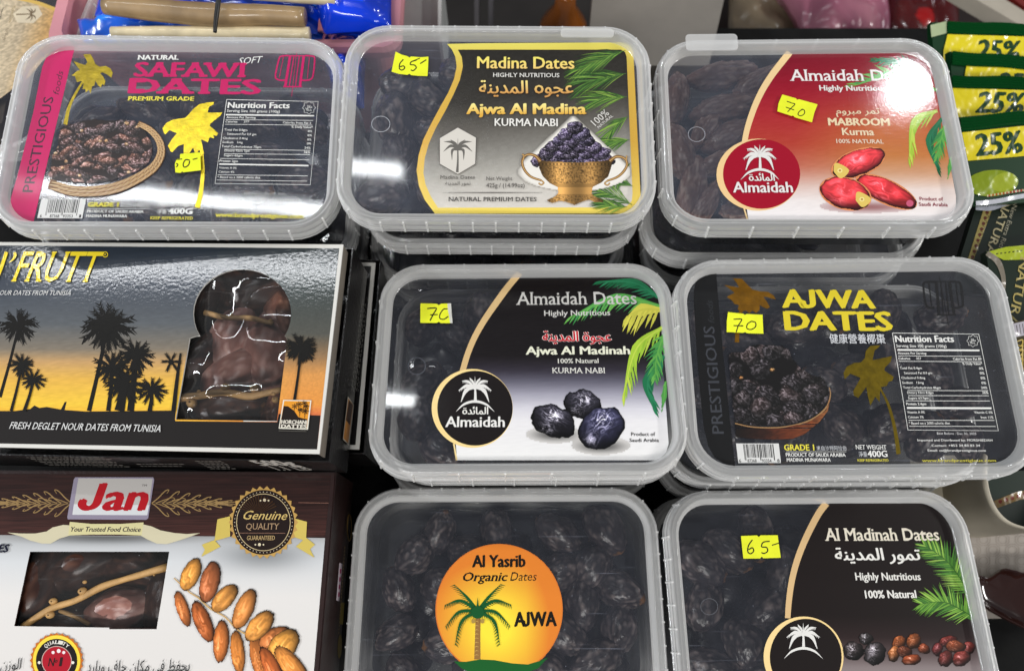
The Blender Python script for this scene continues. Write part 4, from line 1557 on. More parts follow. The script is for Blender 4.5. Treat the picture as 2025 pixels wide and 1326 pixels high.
def sun(X, Y):
    d = np.hypot((X - 940) / 330.0, (Y - 900) / 370.0)
    d = d + 0.30 * np.clip((X - 1120) / 200.0, 0, 1) + 0.12 * np.clip((620 - Y) / 150.0, 0, 1)
    k = np.clip((d - .25) / .95, 0, 1)[..., None]
    col = np.array((250, 226, 62)) * (1 - k) + np.array((224, 128, 44)) * k
    m = (np.abs(X - cxs) / 379.0) ** 2.08 + (np.abs(Y - cys) / 392.0) ** 2.08 < 1
    return col, m


A.begin('round_sunset_sticker')
A.raster(570, 400, 1350, 1230, 5, sun)
a_ = np.linspace(0, 2 * math.pi, 90, endpoint=False)
A.stroke([(cxs + 377 * math.cos(t), cys + 390 * math.sin(t)) for t in a_], 7, (216, 120, 46), closed=True, n=2)
A.poly([(688, 1108), (760, 1110), (840, 1096), (930, 1100), (1040, 1120), (1130, 1126), (1200, 1105), (1250, 1084), (1190, 1150), (1080, 1190), (950, 1196), (820, 1190), (735, 1150)], (22, 92, 38))
lab = A.end()
A.parent = lab
A.begin('title_lettering')
KB = (22, 18, 12)
A.text('Al Yasrib', 800, 545, 1113, 543, 70, KB, bold=.05)
A.text('Organic', 736, 629, 1000, 628, 52, KB, bold=.028, shear=.25, serif=(.04, .035))
A.text('Dates', 1024, 627, 1178, 626, 52, KB, shear=.25, serif=(.04, .03))
A.text('AJWA', 1052, 899, 1300, 896, 84, KB, bold=.055)
A.begin('palm_picture')
A.stroke([(832, 850), (830, 960), (828, 1096)], [30, 32, 38], (150, 110, 58))
for q in range(9):
    A.stroke([(812, 875 + 25 * q), (822, 868 + 25 * q), (836, 872 + 25 * q)], [1, 4, 1], (206, 168, 90))
PGN = (16, 84, 40)
for (mx, my, ex, ey) in ((-62, -80, -135, -155), (62, -80, 135, -158), (-100, -62, -192, -38), (100, -62, 195, -40), (-110, 5, -190, 88), (105, 5, 190, 85), (-95, 60, -135, 195), (98, 60, 132, 195)):
    stem = [(830, 808), (830 + mx, 808 + my), (830 + ex, 808 + ey)]
    A.stroke(stem, [20, 17, 1], PGN)
    P_ = catmull(stem, 8)
    for i in range(2, len(P_)):
        d_ = P_[i] - P_[i - 1]
        d_ /= np.linalg.norm(d_)
        sg = 1 if ex > 0 else -1
        nrm = np.array([-d_[1], d_[0]]) * sg
        A.stroke([P_[i], P_[i] + nrm * 27 + d_ * 16], [8, .6], PGN, smooth=False)
A.stroke([(830, 800), (830, 728)], [18, 1], PGN, smooth=False)
A.ell(830, 815, 40, 38, PGN, n=18)
A.ell(804, 868, 12, 14, (170, 140, 70), n=12)
A.ell(858, 868, 12, 14, (170, 140, 70), n=12)
A.end()

# ------------------------------------------------- tub G
fr = FR['G']
A = Art(fr, LID['G'], -6.2, 2.755, 1290, 940, mat=PRINT)
edge_o = [(930, 150), (888, 205), (842, 290), (800, 380), (765, 480), (742, 580), (727, 690), (722, 775)]
edge_i = [(966, 150), (925, 205), (878, 292), (836, 385), (800, 482), (775, 580), (760, 690), (753, 775)]
A.begin('plain_black_label')
right = [(1560, 150), (1610, 172), (1648, 215), (1670, 280), (1705, 500), (1750, 790), (1800, 1120), (1812, 1200)]


def bgG(x, y):
    b = mixk(y, [(150, (22, 14, 13)), (760, (24, 16, 15)), (880, (42, 30, 30)), (960, (84, 70, 70)), (1040, (132, 120, 120)), (1200, (170, 160, 160))])
    return b


A.fill(edge_i + [(700, 1000), (760, 1200)] + right[::-1], bgG, dy=6, nx=6)
A.stroke([((a[0] + b[0]) / 2, (a[1] + b[1]) / 2) for a, b in zip(edge_o, edge_i)], [38, 37, 35, 33, 30], (216, 182, 132))
A.ell(824, 985, 218, 219, (244, 214, 150), n=56)
A.ell(836, 987, 196, 209, (24, 17, 16), n=56)
lab = A.end()
A.parent = lab
A.begin('frond_picture')
LG = [(112, 160, 60), (76, 130, 50), (150, 190, 84), (58, 104, 44)]
for st, lf in (([(1738, 655), (1620, 480), (1482, 376)], 95), ([(1752, 770), (1600, 690), (1468, 696)], 90)):
    A.stroke(st, [40, 70, 6], (70, 118, 44))
    A.frond(st, lf, 44, LG, w=7, a0=62, droop=0.05)
    A.stroke(st, [4, 2], (52, 92, 36))
A.begin('title_lettering')
CR = (232, 224, 206)
A.text('Al Madinah Dates', 948, 353, 1565, 352, 66, CR, bold=.022, serif=(.045, .04))
A.text(TUMOUR, 1000, 459, 1462, 458, 62, (232, 230, 224), bold=.028)
A.text('Highly Nutritious', 1110, 568, 1463, 568, 40, (228, 226, 220), bold=.03)
A.text('100% Natural', 1163, 666, 1440, 664, 41, (228, 226, 220), bold=.035)
A.begin('date_picture')
A.raster(1035, 845, 1280, 1055, 3.0, pile([(1165, 886, 40, 34, 10, (66, 60, 60)), (1098, 955, 56, 52, 10, (58, 50, 50)), (1215, 970, 60, 68, 10, (62, 56, 58))], None, hi=1.0, wr=9))
OB = (176, 92, 46)
A.raster(1275, 855, 1525, 1045, 3.0, pile([(1345, 910, 42, 36, -60, OB), (1480, 942, 36, 30, 20, (150, 66, 34)), (1318, 968, 34, 44, 20, (190, 110, 56)), (1375, 960, 44, 34, 10, (120, 60, 36)), (1425, 900, 40, 44, 10, OB), (1415, 1002, 56, 30, -5, (168, 76, 38))],
                                          None, hi=.45, wr=5))
MR = (136, 50, 42)
A.raster(1515, 860, 1775, 1055, 3.0, pile([(1610, 900, 56, 28, -15, MR), (1555, 945, 30, 38, 20, (120, 44, 44)), (1720, 940, 38, 44, 60, MR), (1655, 930, 56, 36, 10, (160, 78, 46)), (1598, 995, 40, 48, 10, (130, 52, 46)), (1685, 995, 56, 42, -20, MR)],
                                          None, hi=.5, wr=5))
A.begin('round_palm_badge')
emblem(A, 822, 868, 1.0)
A.end()
A.parent = LID['G']
A.begin('moulded_ring')
A.stroke([(310 + 46 * math.cos(R(a)), 712 + 44 * math.sin(R(a))) for a in range(0, 360, 20)], 2.0, (110, 112, 118), closed=True)
A.z += .3
sticker(A, TUB['G'], [(483, 328), (570, 324), (580, 333), (590, 324), (683, 323), (691, 385), (700, 446), (605, 449), (596, 440), (587, 450), (496, 451), (489, 390)],
        [([(545, 348), (524, 380), (520, 412), (535, 424), (552, 410), (545, 392), (524, 402)], 7), ([(640, 356), (604, 362), (596, 386), (622, 390), (628, 410), (610, 422), (594, 418)], 7), ([(652, 378), (690, 366)], 6)])

# ------------------------------------------------- the fruit in the top tubs
ins = lambda x, y: True
fill_dates(FR['A'], DIM['A'], SF, 'date', 'date in the magenta-striped tub', 'dates in the magenta-striped tub', ins, 1, spacing=23, ysh=14, ztop=-20.5)
fill_dates(FR['E'], DIM['E'], AJ, 'date', 'date in the black-striped tub', 'dates in the black-striped tub', ins, 2, spacing=23, ysh=6, ztop=-20.5)
fill_dates(FR['F'], DIM['F'], AJ, 'date', 'black date in the orange-stickered tub', 'dates in the orange-stickered tub', ins, 3, spacing=21.5, ztop=-20)
fill_dates(FR['B'], DIM['B'], AJ, 'date', 'date beside the gold-bordered label', 'dates beside the gold-bordered label', lambda x, y: x < -14, 4, spacing=19, ztop=-19.5)
fill_dates(FR['D'], DIM['D'], AJ, 'date', 'date beside the black-to-white label', 'dates beside the black to white label', lambda x, y: x < -14, 5, spacing=22, ztop=-20)
fill_dates(FR['G'], DIM['G'], AJ, 'date', 'date beside the plain black label', 'dates beside the plain black label', lambda x, y: x < -12, 9, spacing=22, ztop=-19.5)
# long brown dates, laid as in the photograph
M = FR['C'].matrix()
for (px, py, ang, s_, lb) in ((1336, 195, 82, .95, 'upright brown date in the top left corner'), (1430, 150, 12, 1.0, 'long brown date along the far wall'),
        (1440, 212, 14, 1.05, 'brown date second down beside the cream curve'), (1455, 265, 28, 1.0, 'brown date just above the round moulded ring'),
        (1345, 300, 100, .95, 'upright brown date halfway down the left wall'), (1370, 372, 78, 1.0, 'ridged brown date left of the red badge'),
        (1430, 320, 25, .8, 'small brown date touching the top left of the red badge'), (1480, 405, 15, .85, 'brown date under the lower left of the red badge'),
        (1395, 402, 60, .8, 'brown date with a pale tip in the lower left corner'), (1500, 160, 35, .9, 'date half hidden by the top of the cream curve'),
        (1560, 330, 20, .9, 'date wholly under the red label near the badge'), (1400, 250, 60, .8, 'date leaning between the upper two long dates')):
    p = FR['C'].local(px, py, -16)
    o = link('date', MB[int(px) % 3], None)
    o.matrix_world = M @ Matrix.LocRotScale(Vector((p[0], p[1], -17.0 - (px % 5) * .6)) * MM, Matrix.Rotation(R(ang), 3, 'Z') @ Matrix.Rotation(R(px % 60 - 30), 3, 'X'), Vector((s_, s_, s_)))
    tag(o, lb + ' in the red-labelled tub', 'date', 'dates beside the red label')
#PART2

# =================================================================== CARTONS
def slab(name, outer_, holes, z0, z1, mat, parent):
    """board cut to an outline with holes, millimetres in the parent's frame"""
    loops = [outer_] + holes
    T = tessellate_polygon([[Vector((p[0], p[1], 0)) for p in l] for l in loops])
    flat = [p for l in loops for p in l]
    n = len(flat)
    V = [(x, y, z1) for x, y in flat] + [(x, y, z0) for x, y in flat]
    F = []
    for t in T:
        a, b, d = (flat[i] for i in t)
        cw = (b[0] - a[0]) * (d[1] - a[1]) - (b[1] - a[1]) * (d[0] - a[0]) < 0
        t = tuple(t)[::-1] if cw else tuple(t)
        F.append(t)
        F.append(tuple(n + i for i in t[::-1]))
    k = 0
    for l in loops:
        for i in range(len(l)):
            a, b = k + i, k + (i + 1) % len(l)
            F.append((a, b, b + n, a + n))
        k += len(l)
    return link(name, mesh(name, V, F, mat), parent)


def tube(name, P, r, mat, parent=None, mw=None, seg=8, cols=None):
    P = catmull(P, 6) if len(P) > 2 else np.asarray(P, float)
    m = len(P)
    rr = np.interp(np.linspace(0, 1, m), np.linspace(0, 1, len(r)), r) if isinstance(r, (list, tuple)) else np.full(m, r)
    T = np.gradient(P, axis=0)
    T /= np.linalg.norm(T, axis=1)[:, None] + 1e-9
    V = []
    for i in range(m):
        up = np.array([0, 0, 1.0]) if abs(T[i][2]) < .9 else np.array([1.0, 0, 0])
        a = np.cross(T[i], up)
        a /= np.linalg.norm(a)
        b = np.cross(T[i], a)
        for k in range(seg):
            t = 2 * math.pi * k / seg
            V.append(P[i] + rr[i] * (a * math.cos(t) + b * math.sin(t)))
    F = [(i * seg + k, i * seg + (k + 1) % seg, (i + 1) * seg + (k + 1) % seg, (i + 1) * seg + k) for i in range(m - 1) for k in range(seg)]
    F += [tuple(range(seg))[::-1], tuple(range((m - 1) * seg, m * seg))]
    return link(name, mesh(name, V, F, mat, smooth=True), parent, mw)


def tray(fr, w, h, x1, depth, ztop, o, mat, parent):
    V, F = [], []
    x0, y1, y0 = -w, o, -h - o
    x1 = x1 + o
    t = 0.8
    box(V, F, x0, x1, y0, y0 + t, -depth, ztop)
    box(V, F, x0, x1, y1 - t, y1, -depth, ztop)
    box(V, F, x0, x0 + t, y0 + t, y1 - t, -depth, ztop)
    box(V, F, x1 - t, x1, y0 + t, y1 - t, -depth, ztop)
    box(V, F, x0 + t, x1 - t, y0 + t, y1 - t, -depth, -depth + t)
    return link('carton_tray', mesh('carton_tray', V, F, mat), parent)


BLKC = principled('black_printed_card', c(20, 18, 18), 0.32, coat=0.4, bump=(420, 0.35, 0.0008), var=(40, .3))
WHC = principled('white_card_edge', c(214, 212, 206), 0.5, bump=(300, 0.2, 0.0004))
GREYC = principled('grey_card', c(122, 114, 104), 0.7, var=(30, .15))
BRNC = principled('brown_printed_card', c(38, 20, 18), 0.34, coat=0.4, bump=(420, 0.25, 0.0006), var=(50, .3))
WRAP = film('window_film', 0.03, (0.6, 0.6, 0.6), 0.02, bump=None)
FRUIT = [date_mesh('soft_brown_date', 17, 9.6, s, (116, 70, 52), (176, 126, 100), wr=.7, mat=BROWNDATE) for s in (51, 52, 53)]
PINKF = [date_mesh('rosy_brown_date', 17, 10.5, s, (140, 96, 86), (190, 156, 146), wr=.5, mat=BROWNDATE) for s in (61, 62)]
DARKF = [date_mesh('dark_brown_date', 18, 10, s, (52, 30, 24), (96, 64, 50), wr=.4, mat=BROWNDATE) for s in (71, 72)]
STEM = principled('date_stem_wood', c(186, 146, 92), 0.55, var=(120, .25), bump=(400, .4, .0004))


def film_sheet(fr, pts, z, amp, seed, parent, mat, step=3.5, fold=0.10):
    """crinkled clear film filling the outline given in photo pixels"""
    L = fr.local(np.array([p[0] for p in pts], float), np.array([p[1] for p in pts], float), z)
    x0, x1, y0, y1 = L[:, 0].min(), L[:, 0].max(), L[:, 1].min(), L[:, 1].max()
    xs, ys = np.linspace(x0 - 1, x1 + 1, 70), np.linspace(y0 - 1, y1 + 1, 80)
    X, Y = np.meshgrid(xs, ys)
    a = vn(X * fold + seed, Y * fold, seed)
    b = vn(X * fold * 2 + 7, (X + Y) * fold * 1.8, seed + 3)
    Z = z - 4.5 + amp * (1 - np.sqrt((2 * a - 1) ** 2 + .01)) + amp * .08 * np.sqrt((2 * b - 1) ** 2 + .02)
    V = np.column_stack([X.ravel(), Y.ravel(), Z.ravel()])
    nx = len(xs)
    F = [(i * nx + k, i * nx + k + 1, (i + 1) * nx + k + 1, (i + 1) * nx + k) for i in range(len(ys) - 1) for k in range(nx - 1)]
    return link('window_film', mesh('window_film', V, F, mat, smooth=True), parent)


def put(fr, px, py, zl, ang, sc, me, label, roll=0, grp='dates in the carton windows', name='date'):
    p = fr.local(px, py, zl)
    o = link(name, me, None)
    o.matrix_world = fr.matrix() @ Matrix.LocRotScale(Vector((p[0], p[1], zl)) * MM, Matrix.Rotation(R(ang), 3, 'Z') @ Matrix.Rotation(R(roll), 3, 'X'), Vector((sc, sc, sc)))
    return tag(o, label, 'date', grp)


def stemline(fr, pts, zl, r, label, nubs=()):
    P = []
    for (x, y) in pts:
        q = fr.local(x, y, zl)
        P.append((q[0], q[1], zl))
    o = tube('date_twig', P, r, STEM, None, fr.matrix())
    tag(o, label, 'twig')
    for (x, y, s) in nubs:
        q = fr.local(x, y, zl)
        V, F = loft([[(q[0] + rr * math.cos(R(a)), q[1] + rr * .85 * math.sin(R(a)), zl + zz) for a in range(0, 360, 40)] for s in (s * .72,) for rr, zz in ((.2 * s, 1.0 * s), (.75 * s, .8 * s), (s, .1 * s), (.7 * s, -.8 * s))], cap=True)
        link('calyx', mesh('calyx', V, F, STEM, smooth=True), o)
    return o


# ---- black sunset carton
fM = Frame(rotv([R(-0.3), R(-2.42), R(-1.61)]), (-94.8, 183.4, -375.7))
mt = empty('date_carton', fM, 'black carton printed with a sunset palm grove, an arched window showing dates', 'carton')
winp = [(375, 668), (388, 664)] + [(479 + 97 * math.cos(R(a)), 620 + 88 * math.sin(R(a))) for a in range(150, 391, 10)] + [(568, 672), (548, 832), (347, 829)]
winp = [p for p in winp]
LW = [tuple(q) for q in fM.local(np.array([p[0] for p in winp]), np.array([p[1] for p in winp]), 0)]
rect = [(-260, 0), (0, 0), (0, -118), (-260, -118)]
slab('front_panel', rect, [LW], -1.0, 0, WHC, mt)
V, F = [], []
box(V, F, -0.9, -0.1, -118, 0, -11, -1.0)
link('panel_edge', mesh('panel_edge', V, F, GREYC), mt)
tray(fM, 258, 118, 0.5, 45, -9.5, 2.6, BLKC, mt)
film_sheet(fM, winp, -0.3, 4.0, 5, mt, WRAP, fold=.05)
A = Art(fM, mt, 0.06, 1, 0, 0, mat=CARDP)


def sky(x, y):
    b = mixk(y, [(485, (34, 42, 52)), (560, (66, 72, 82)), (640, (92, 96, 100)), (690, (128, 118, 104)), (715, (196, 156, 104)), (750, (224, 176, 78)), (800, (238, 196, 66)), (815, (236, 180, 60))])
    rr = mixk(y, [(485, (36, 44, 48)), (560, (60, 68, 68)), (660, (84, 84, 78)), (705, (150, 118, 84)), (740, (214, 150, 82)), (800, (228, 150, 70)), (822, (214, 112, 70))])
    k = np.clip((x - 380) / 200.0, 0, 1)[:, None]
    return (b * (1 - k) + rr * k) * (1 + .10 * (vn(x / 2.2, y / 2.2, 3) - .5))[:, None]


pr = [(-20, 485), (671, 491), (627, 888), (-20, 876)]


def fill_loops(A, loops, fn, dy, nx):
    ys = np.arange(min(p[1] for p in loops[0]) + 1e-3, max(p[1] for p in loops[0]), dy)
    rows = []
    for y in ys:
        xs = []
        for l in loops:
            for i in range(len(l)):
                (xa, ya), (xb, yb) = l[i], l[(i + 1) % len(l)]
                if (ya <= y) != (yb <= y):
                    xs.append(xa + (xb - xa) * (y - ya) / (yb - ya))
        rows.append(sorted(xs))
    V, F = [], []
    for i in range(len(ys) - 1):
        a, b = rows[i], rows[i + 1]
        if len(a) != len(b):
            b = a
        for k in range(0, len(a) - 1, 2):
            base = len(V)
            for (xx, yy) in ((a, ys[i]), (b, ys[i + 1])):
                for q in range(nx + 1):
                    V.append((xx[k] + (xx[k + 1] - xx[k]) * q / nx, yy))
            for q in range(nx):
                F.append((base + q, base + q + 1, base + nx + 2 + q, base + nx + 1 + q))
    V = np.array(V)
    A.add(A.P(V), F, fn(V[:, 0], V[:, 1]))


A.begin('sunset_picture')
fill_loops(A, [pr, winp], sky, 2.0, 40)
GB = (34, 31, 30)
g1 = [(-20, 812), (30, 812), (60, 808), (68, 801), (78, 806), (92, 804), (120, 809), (122, 806), (128, 794), (132, 794), (128, 810), (170, 813), (260, 812), (348, 811), (346, 829), (347, 832), (548, 834), (551, 818),
      (560, 818), (634, 821), (627, 888), (-20, 876)]
A.poly(g1, GB)
A.begin('palm_silhouettes')
SI = (26, 25, 23)
for (x, y, r_, n_, sd, tx, ty, tw) in ((37, 645, 38, 15, 1, 0, 785, 7), (212, 648, 52, 17, 2, 176, 812, 9), (268, 705, 38, 13, 3, 258, 812, 14), (222, 728, 38, 12, 4, 214, 812, 9),
                                       (245, 760, 40, 14, 5, 236, 812, 20), (300, 772, 30, 12, 6, 296, 812, 9), (43, 722, 26, 12, 7, 22, 812, 6), (66, 752, 24, 11, 8, 48, 812, 7),
                                       (356, 706, 34, 11, 9, 345, 812, 9), (595, 690, 32, 18, 10, 582, 792, 6)):
    if x == 356:
        A.crown(338, 716, 22, 6, SI, seed=sd)
        continue
    A.crown(x, y, r_, n_, SI, seed=sd, w=r_ * .15)
    A.stroke([(x, y), ((x + tx) / 2 + 1, (y + ty) / 2), (tx, ty)], [tw * .7, tw * .8, tw], SI)
A.stroke([(357, 668 + 30), (350, 750), (343, 812)], [4, 7, 9], SI)
A.begin('title_lettering')
YF = (238, 212, 44)
A.text('FRUTT', 24, 556, 184, 557, 57, YF, bold=.012, shear=.22, serif=(.03, .03))
A.stroke([(-8, 555), (2, 530), (13, 498)], [7, 7, 7], YF, smooth=False)
A.stroke([(28, 499), (30, 504), (26, 512), (18, 519)], [5, 6, 4, 1], YF)
A.stroke([(208 + 5 * math.cos(R(a)), 503 + 5 * math.sin(R(a))) for a in range(0, 360, 30)], 1.4, YF, closed=True)
A.text('R', 206, 505, 210, 505, 4, YF)
A.text('OUR DATES FROM TUNISIA', -2, 583, 139, 583.5, 8.8, (214, 214, 212), shear=.18)
A.text('FRESH DEGLET NOUR DATES FROM TUNISIA', 18, 847, 317, 853.5, 13, (216, 216, 214), shear=.18, bold=.006)
A.begin('square_emblem')
A.poly([(560, 790), (616, 791), (609, 849), (551, 847)], (226, 222, 208))
A.poly([(562, 792), (613.5, 793), (606.5, 847), (553, 845)], (226, 150, 46))
A.poly([(561, 802), (570, 803), (582, 812), (590, 824), (600, 827), (607.5, 828), (606, 847), (553, 845)], (34, 24, 20))
for (x, y) in ((583, 803), (592, 799), (602, 797), (594, 810), (605, 803), (604, 813)):
    A.crown(x, y, 6, 7, (30, 22, 16), seed=int(x))
    A.stroke([(x, y), (x - 2, y + 13)], 0.9, (40, 26, 16), smooth=False)
A.text('HORCHANI', 556, 837, 606.5, 838, 7.2, (220, 214, 200), bold=.05)
A.text('DATTES', 556, 845, 606, 846, 6.4, (220, 214, 200), bold=.05)
A.line(551, 851, 606, 852.5, 1.2, (90, 86, 80))
A.end()
fS = fM.sub((0, -118 - 2.6, 0), (1, 0, 0), (0, -1, 0))
A = Art(fS, mt, 0.1, 1, 0, 0)
A.ml = fM.matrix().inverted() @ fS.matrix()
A.begin('edge_lettering')
GT = (128, 124, 118)
for r_ in range(7):
    y = 904 + r_ * 3.0
    x = 52 + r_ * 9
    while x < 205 + r_ * 7:
        l_ = rd.uniform(3, 12)
        A.line(x, y, x + l_, y + .2, 1.2, GT)
        x += l_ + 3
for r_ in range(6):
    y = 911 + r_ * 3.0
    x = 386 + r_ * 6
    while x < 440 + r_ * 4:
        l_ = rd.uniform(3, 10)
        A.line(x, y, x + l_, y + .2, 1.2, GT)
        x += l_ + 3
for r_ in range(2):
    x = 270 + 8 * r_
    while x < 356:
        l_ = rd.uniform(3, 10)
        A.line(x, 917 + 4 * r_, x + l_, 917.3 + 4 * r_, 1.2, GT)
        x += l_ + 3
A.text('500g', 520, 920, 592, 920, 9, (206, 202, 196), bold=.05)
A.text('1.1 LB', 552, 929, 620, 929, 7, (180, 176, 170), bold=.02)
A.end()
fR = fM.sub((3.1, 0, 0), (0, 1, 0), (1, 0, 0))
A = Art(fR, mt, 0.1, 1, 0, 0)
A.ml = fM.matrix().inverted() @ fR.matrix()
A.begin('side_lettering')
for r_ in range(7):
    y = 600
    while y < 770:
        l_ = rd.uniform(4, 10)
        k = (y - 600) / 170.0
        x = 716 - 20 * k + r_ * 3.2
        A.line(x, y, x - 1.0, y + l_, 1.1, (170, 168, 160))
        y += l_ + 3
A.poly([(688, 783), (700, 800), (690, 880), (678, 868)], (196, 190, 176))
A.poly([(689, 787), (698.5, 801), (688.5, 876), (679, 866)], (196, 132, 62))
A.poly([(690, 790), (697.5, 801), (692, 840), (684, 830)], (60, 36, 22))
A.end()
for (px, py, zl, ang, s_, me, lb, roll) in (
        (512, 574, -20, 22, 1.45, DARKF[0], 'dark glossy brown date across the top of the arched carton window', 10),
        (412, 585, -20, 60, 1.2, DARKF[1], 'dark date at the upper left of the arched carton window', 40),
        (560, 625, -20, 110, 1.1, FRUIT[1], 'brown date at the right edge of the arched carton window', 0),
        (462, 672, -20, 78, 1.35, PINKF[0], 'rosy brown date hanging below the upper stem in the arched window', 0),
        (533, 690, -20, 95, 1.4, PINKF[1], 'reddish brown date at the lower right of the arched window', 30),
        (405, 720, -20, 60, 1.45, DARKF[0], 'dark date at the lower left of the arched window', 90),
        (475, 735, -20, 30, 1.35, PINKF[0], 'rosy date just above the lower stem in the arched window', 120),
        (450, 812, -16, 5, 1.2, DARKF[1], 'very dark date under the lower stem in the arched window', 20),
        (545, 820, -20, 95, .8, FRUIT[2], 'small brown date in the bottom right corner of the arched window', 0),
        (385, 815, -20, 100, .8, DARKF[0], 'small dark date in the bottom left corner of the arched window', 0),
        (440, 545, -18, -30, 1.3, DARKF[1], 'shadowed date under the crown of the arched window', 60)):
    put(fM, px, py, zl, ang, s_, me, lb, roll)
stemline(fM, [(405, 618), (450, 628), (495, 629), (540, 640)], -5.5, [1.6, 1.5, 1.7, 1.3], 'straw coloured stem crossing the upper part of the arched carton window', ((458, 625, 2.2), (536, 634, 1.8)))
stemline(fM, [(350, 787), (395, 782), (440, 775), (490, 783), (520, 778), (556, 770)], -5.5, [2.4, 2.1, 1.9, 2.1, 1.9, 1.6], 'knobbly straw coloured stem along the bottom of the arched carton window',
         ((394, 774, 1.7), (416, 784, 1.8), (461, 776, 2.1), (491, 785, 1.7), (447, 766, 3.8), (504, 768, 3.8), (380, 797, 4.2), (541, 778, 2.2), (545, 790, 3.0)))

# ---- second black carton, lying under the sunset one
P1 = W(np.array(742.), np.array(525.), -425.0)
P2 = W(np.array(709.), np.array(905.), -425.0)
e2 = (P1 - P2) / np.linalg.norm(P1 - P2)
e1 = np.array([e2[1], -e2[0], 0])
fM2 = Frame(np.stack([e1, e2, np.array([0, 0, 1.0])], 1), P1 + e2 * 2)
m2 = empty('date_carton', fM2, 'black white-edged carton lying under the sunset carton, only its right edge showing', 'carton')
slab('front_panel', [(-230, 0), (0, 0), (0, -118), (-230, -118)], [], -1, 0, WHC, m2)
slab('printed_face', [(-228, -2.5), (-2.4, -2.5), (-2.4, -115.5), (-228, -115.5)], [], .02, .12, BLKC, m2)
tray(fM2, 228, 118, 0.5, 44, -1.2, 2.6, BLKC, m2)
V, F = [], []

# ---- brown and white carton
fJ = Frame(rotv([0, R(-.21), R(-.33)]), (-99.0, 61.9, -415.0))
jt = empty('date_carton', fJ, 'brown and white carton with a slanted window and a pictured branch of golden dates', 'carton')
jw = [(60, 1088), (335, 1088), (310, 1241), (28, 1238)]
LJ = [tuple(q) for q in fJ.local(np.array([p[0] for p in jw], float), np.array([p[1] for p in jw], float), 0)]
slab('front_panel', [(-240, 0), (0, 0), (0, -150), (-240, -150)], [LJ], -1, 0, BRNC, jt)
tray(fJ, 240, 150, 0.0, 46, -1.1, 0.6, BRNC, jt)
film_sheet(fJ, jw, -1.0, 0.6, 9, jt, WRAP, fold=.05)
A = Art(fJ, jt, 0.06, 1, 0, 0, mat=CARDP)


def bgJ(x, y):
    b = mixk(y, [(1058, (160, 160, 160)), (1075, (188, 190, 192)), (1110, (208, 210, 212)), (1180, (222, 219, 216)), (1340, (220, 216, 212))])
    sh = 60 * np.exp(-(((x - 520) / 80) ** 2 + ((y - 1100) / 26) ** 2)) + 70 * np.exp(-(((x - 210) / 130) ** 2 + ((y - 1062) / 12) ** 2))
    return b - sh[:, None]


A.begin('brown_wood_band')
A.fill([(-20, 936), (655, 938), (643, 1061), (-20, 1057)], lambda x, y: np.array((44, 25, 22)) * (0.75 + .5 * vn(x / 40, y / 1.6, 3))[:, None] * (1 + .5 * np.clip((y - 1000) / 60, 0, 1))[:, None], dy=1.6, nx=40)
A.begin('white_panel')
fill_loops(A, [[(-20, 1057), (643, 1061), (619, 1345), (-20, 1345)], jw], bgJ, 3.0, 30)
A.begin('scroll_ornament')
OR = (150, 122, 78)
for sg, x0, L_ in ((-1, 142, 170), (1, 300, 160)):
    for dy_ in (0, 3):
        A.line(x0, 993 + dy_, x0 + sg * (L_ if sg < 0 else 150), 993 + dy_, .9, (120, 98, 66))
    for up in (-1, 1):
        for k in range(7):
            xs = x0 + sg * (k * 21)
            am = 26 * (1 - k / 7.5)
            A.stroke([(xs, 994), (xs + sg * 12, 994 + up * am * .35), (xs + sg * 26, 994 + up * am * .9), (xs + sg * 34, 994 + up * am), (xs + sg * 30, 994 + up * am * .72)], [1.4, 2.2, 2, 1.6, 1], OR, n=4)
            A.stroke([(xs + sg * 8, 994), (xs + sg * 22, 994 + up * am * .2), (xs + sg * 40, 994 + up * am * .42), (xs + sg * 46, 994 + up * am * .3), (xs + sg * 40, 994 + up * am * .2)], [1, 1.5, 1.4, 1.4, 1], OR, n=4)
A.line(590, 993, 650, 994, 1, (140, 100, 86))
A.begin('name_badge')
A.poly([(149, 943), (303, 943), (305, 948), (293, 1024), (289, 1027), (134, 1026), (133, 1022), (146, 947)], (140, 132, 150))
A.poly([(155, 945), (302, 946), (291, 1018), (143, 1017)], (178, 174, 170))
A.poly([(146, 996), (295, 998), (291, 1018), (143, 1017)], (206, 208, 210))
A.text('Jan', 153, 1007, 283, 1008, 51, (168, 14, 26), bold=.042, shear=.14)
A.text('TM', 280, 961, 290, 961, 4, (40, 30, 30))
A.begin('ribbon_banner')
RB = (204, 196, 166)
A.poly([(14, 1052), (40, 1054), (70, 1054), (92, 1050), (104, 1042), (125, 1037), (140, 1038), (138, 1058), (118, 1064), (100, 1074), (84, 1074), (60, 1068), (42, 1060)], RB)
A.poly([(283, 1036), (300, 1040), (318, 1048), (345, 1053), (370, 1055), (396, 1053), (360, 1066), (330, 1075), (310, 1074), (292, 1066), (278, 1058)], RB)
A.poly([(138, 1031), (180, 1035), (240, 1035), (284, 1032), (280, 1058), (235, 1056), (180, 1056), (135, 1058)], (208, 200, 150))
A.text('Your Trusted Food Choice', 138, 1050, 277, 1050.5, 9, (30, 20, 40), bold=.03, shear=.15)
A.begin('gold_seal')
for pts in ([(430, 1026), (455, 1020), (455, 1060), (424, 1069)], [(424, 1067), (436, 1080), (398, 1100), (405, 1086), (399, 1076)],
            [(582, 1024), (607, 1031), (605, 1069), (578, 1060)], [(585, 1080), (605, 1062), (623, 1076), (613, 1085), (622, 1102)]):
    A.poly(pts, (204, 182, 92))
P = []
for k in range(60):
    a = 2 * math.pi * k / 60
    rr = 1.0 if k % 2 == 0 else .91
    P.append((521 + 69 * rr * math.cos(a), 1032 + 72 * rr * math.sin(a)))
A.poly(P, (188, 150, 84))
A.ell(521, 1032, 61, 64, (30, 18, 15), n=48)
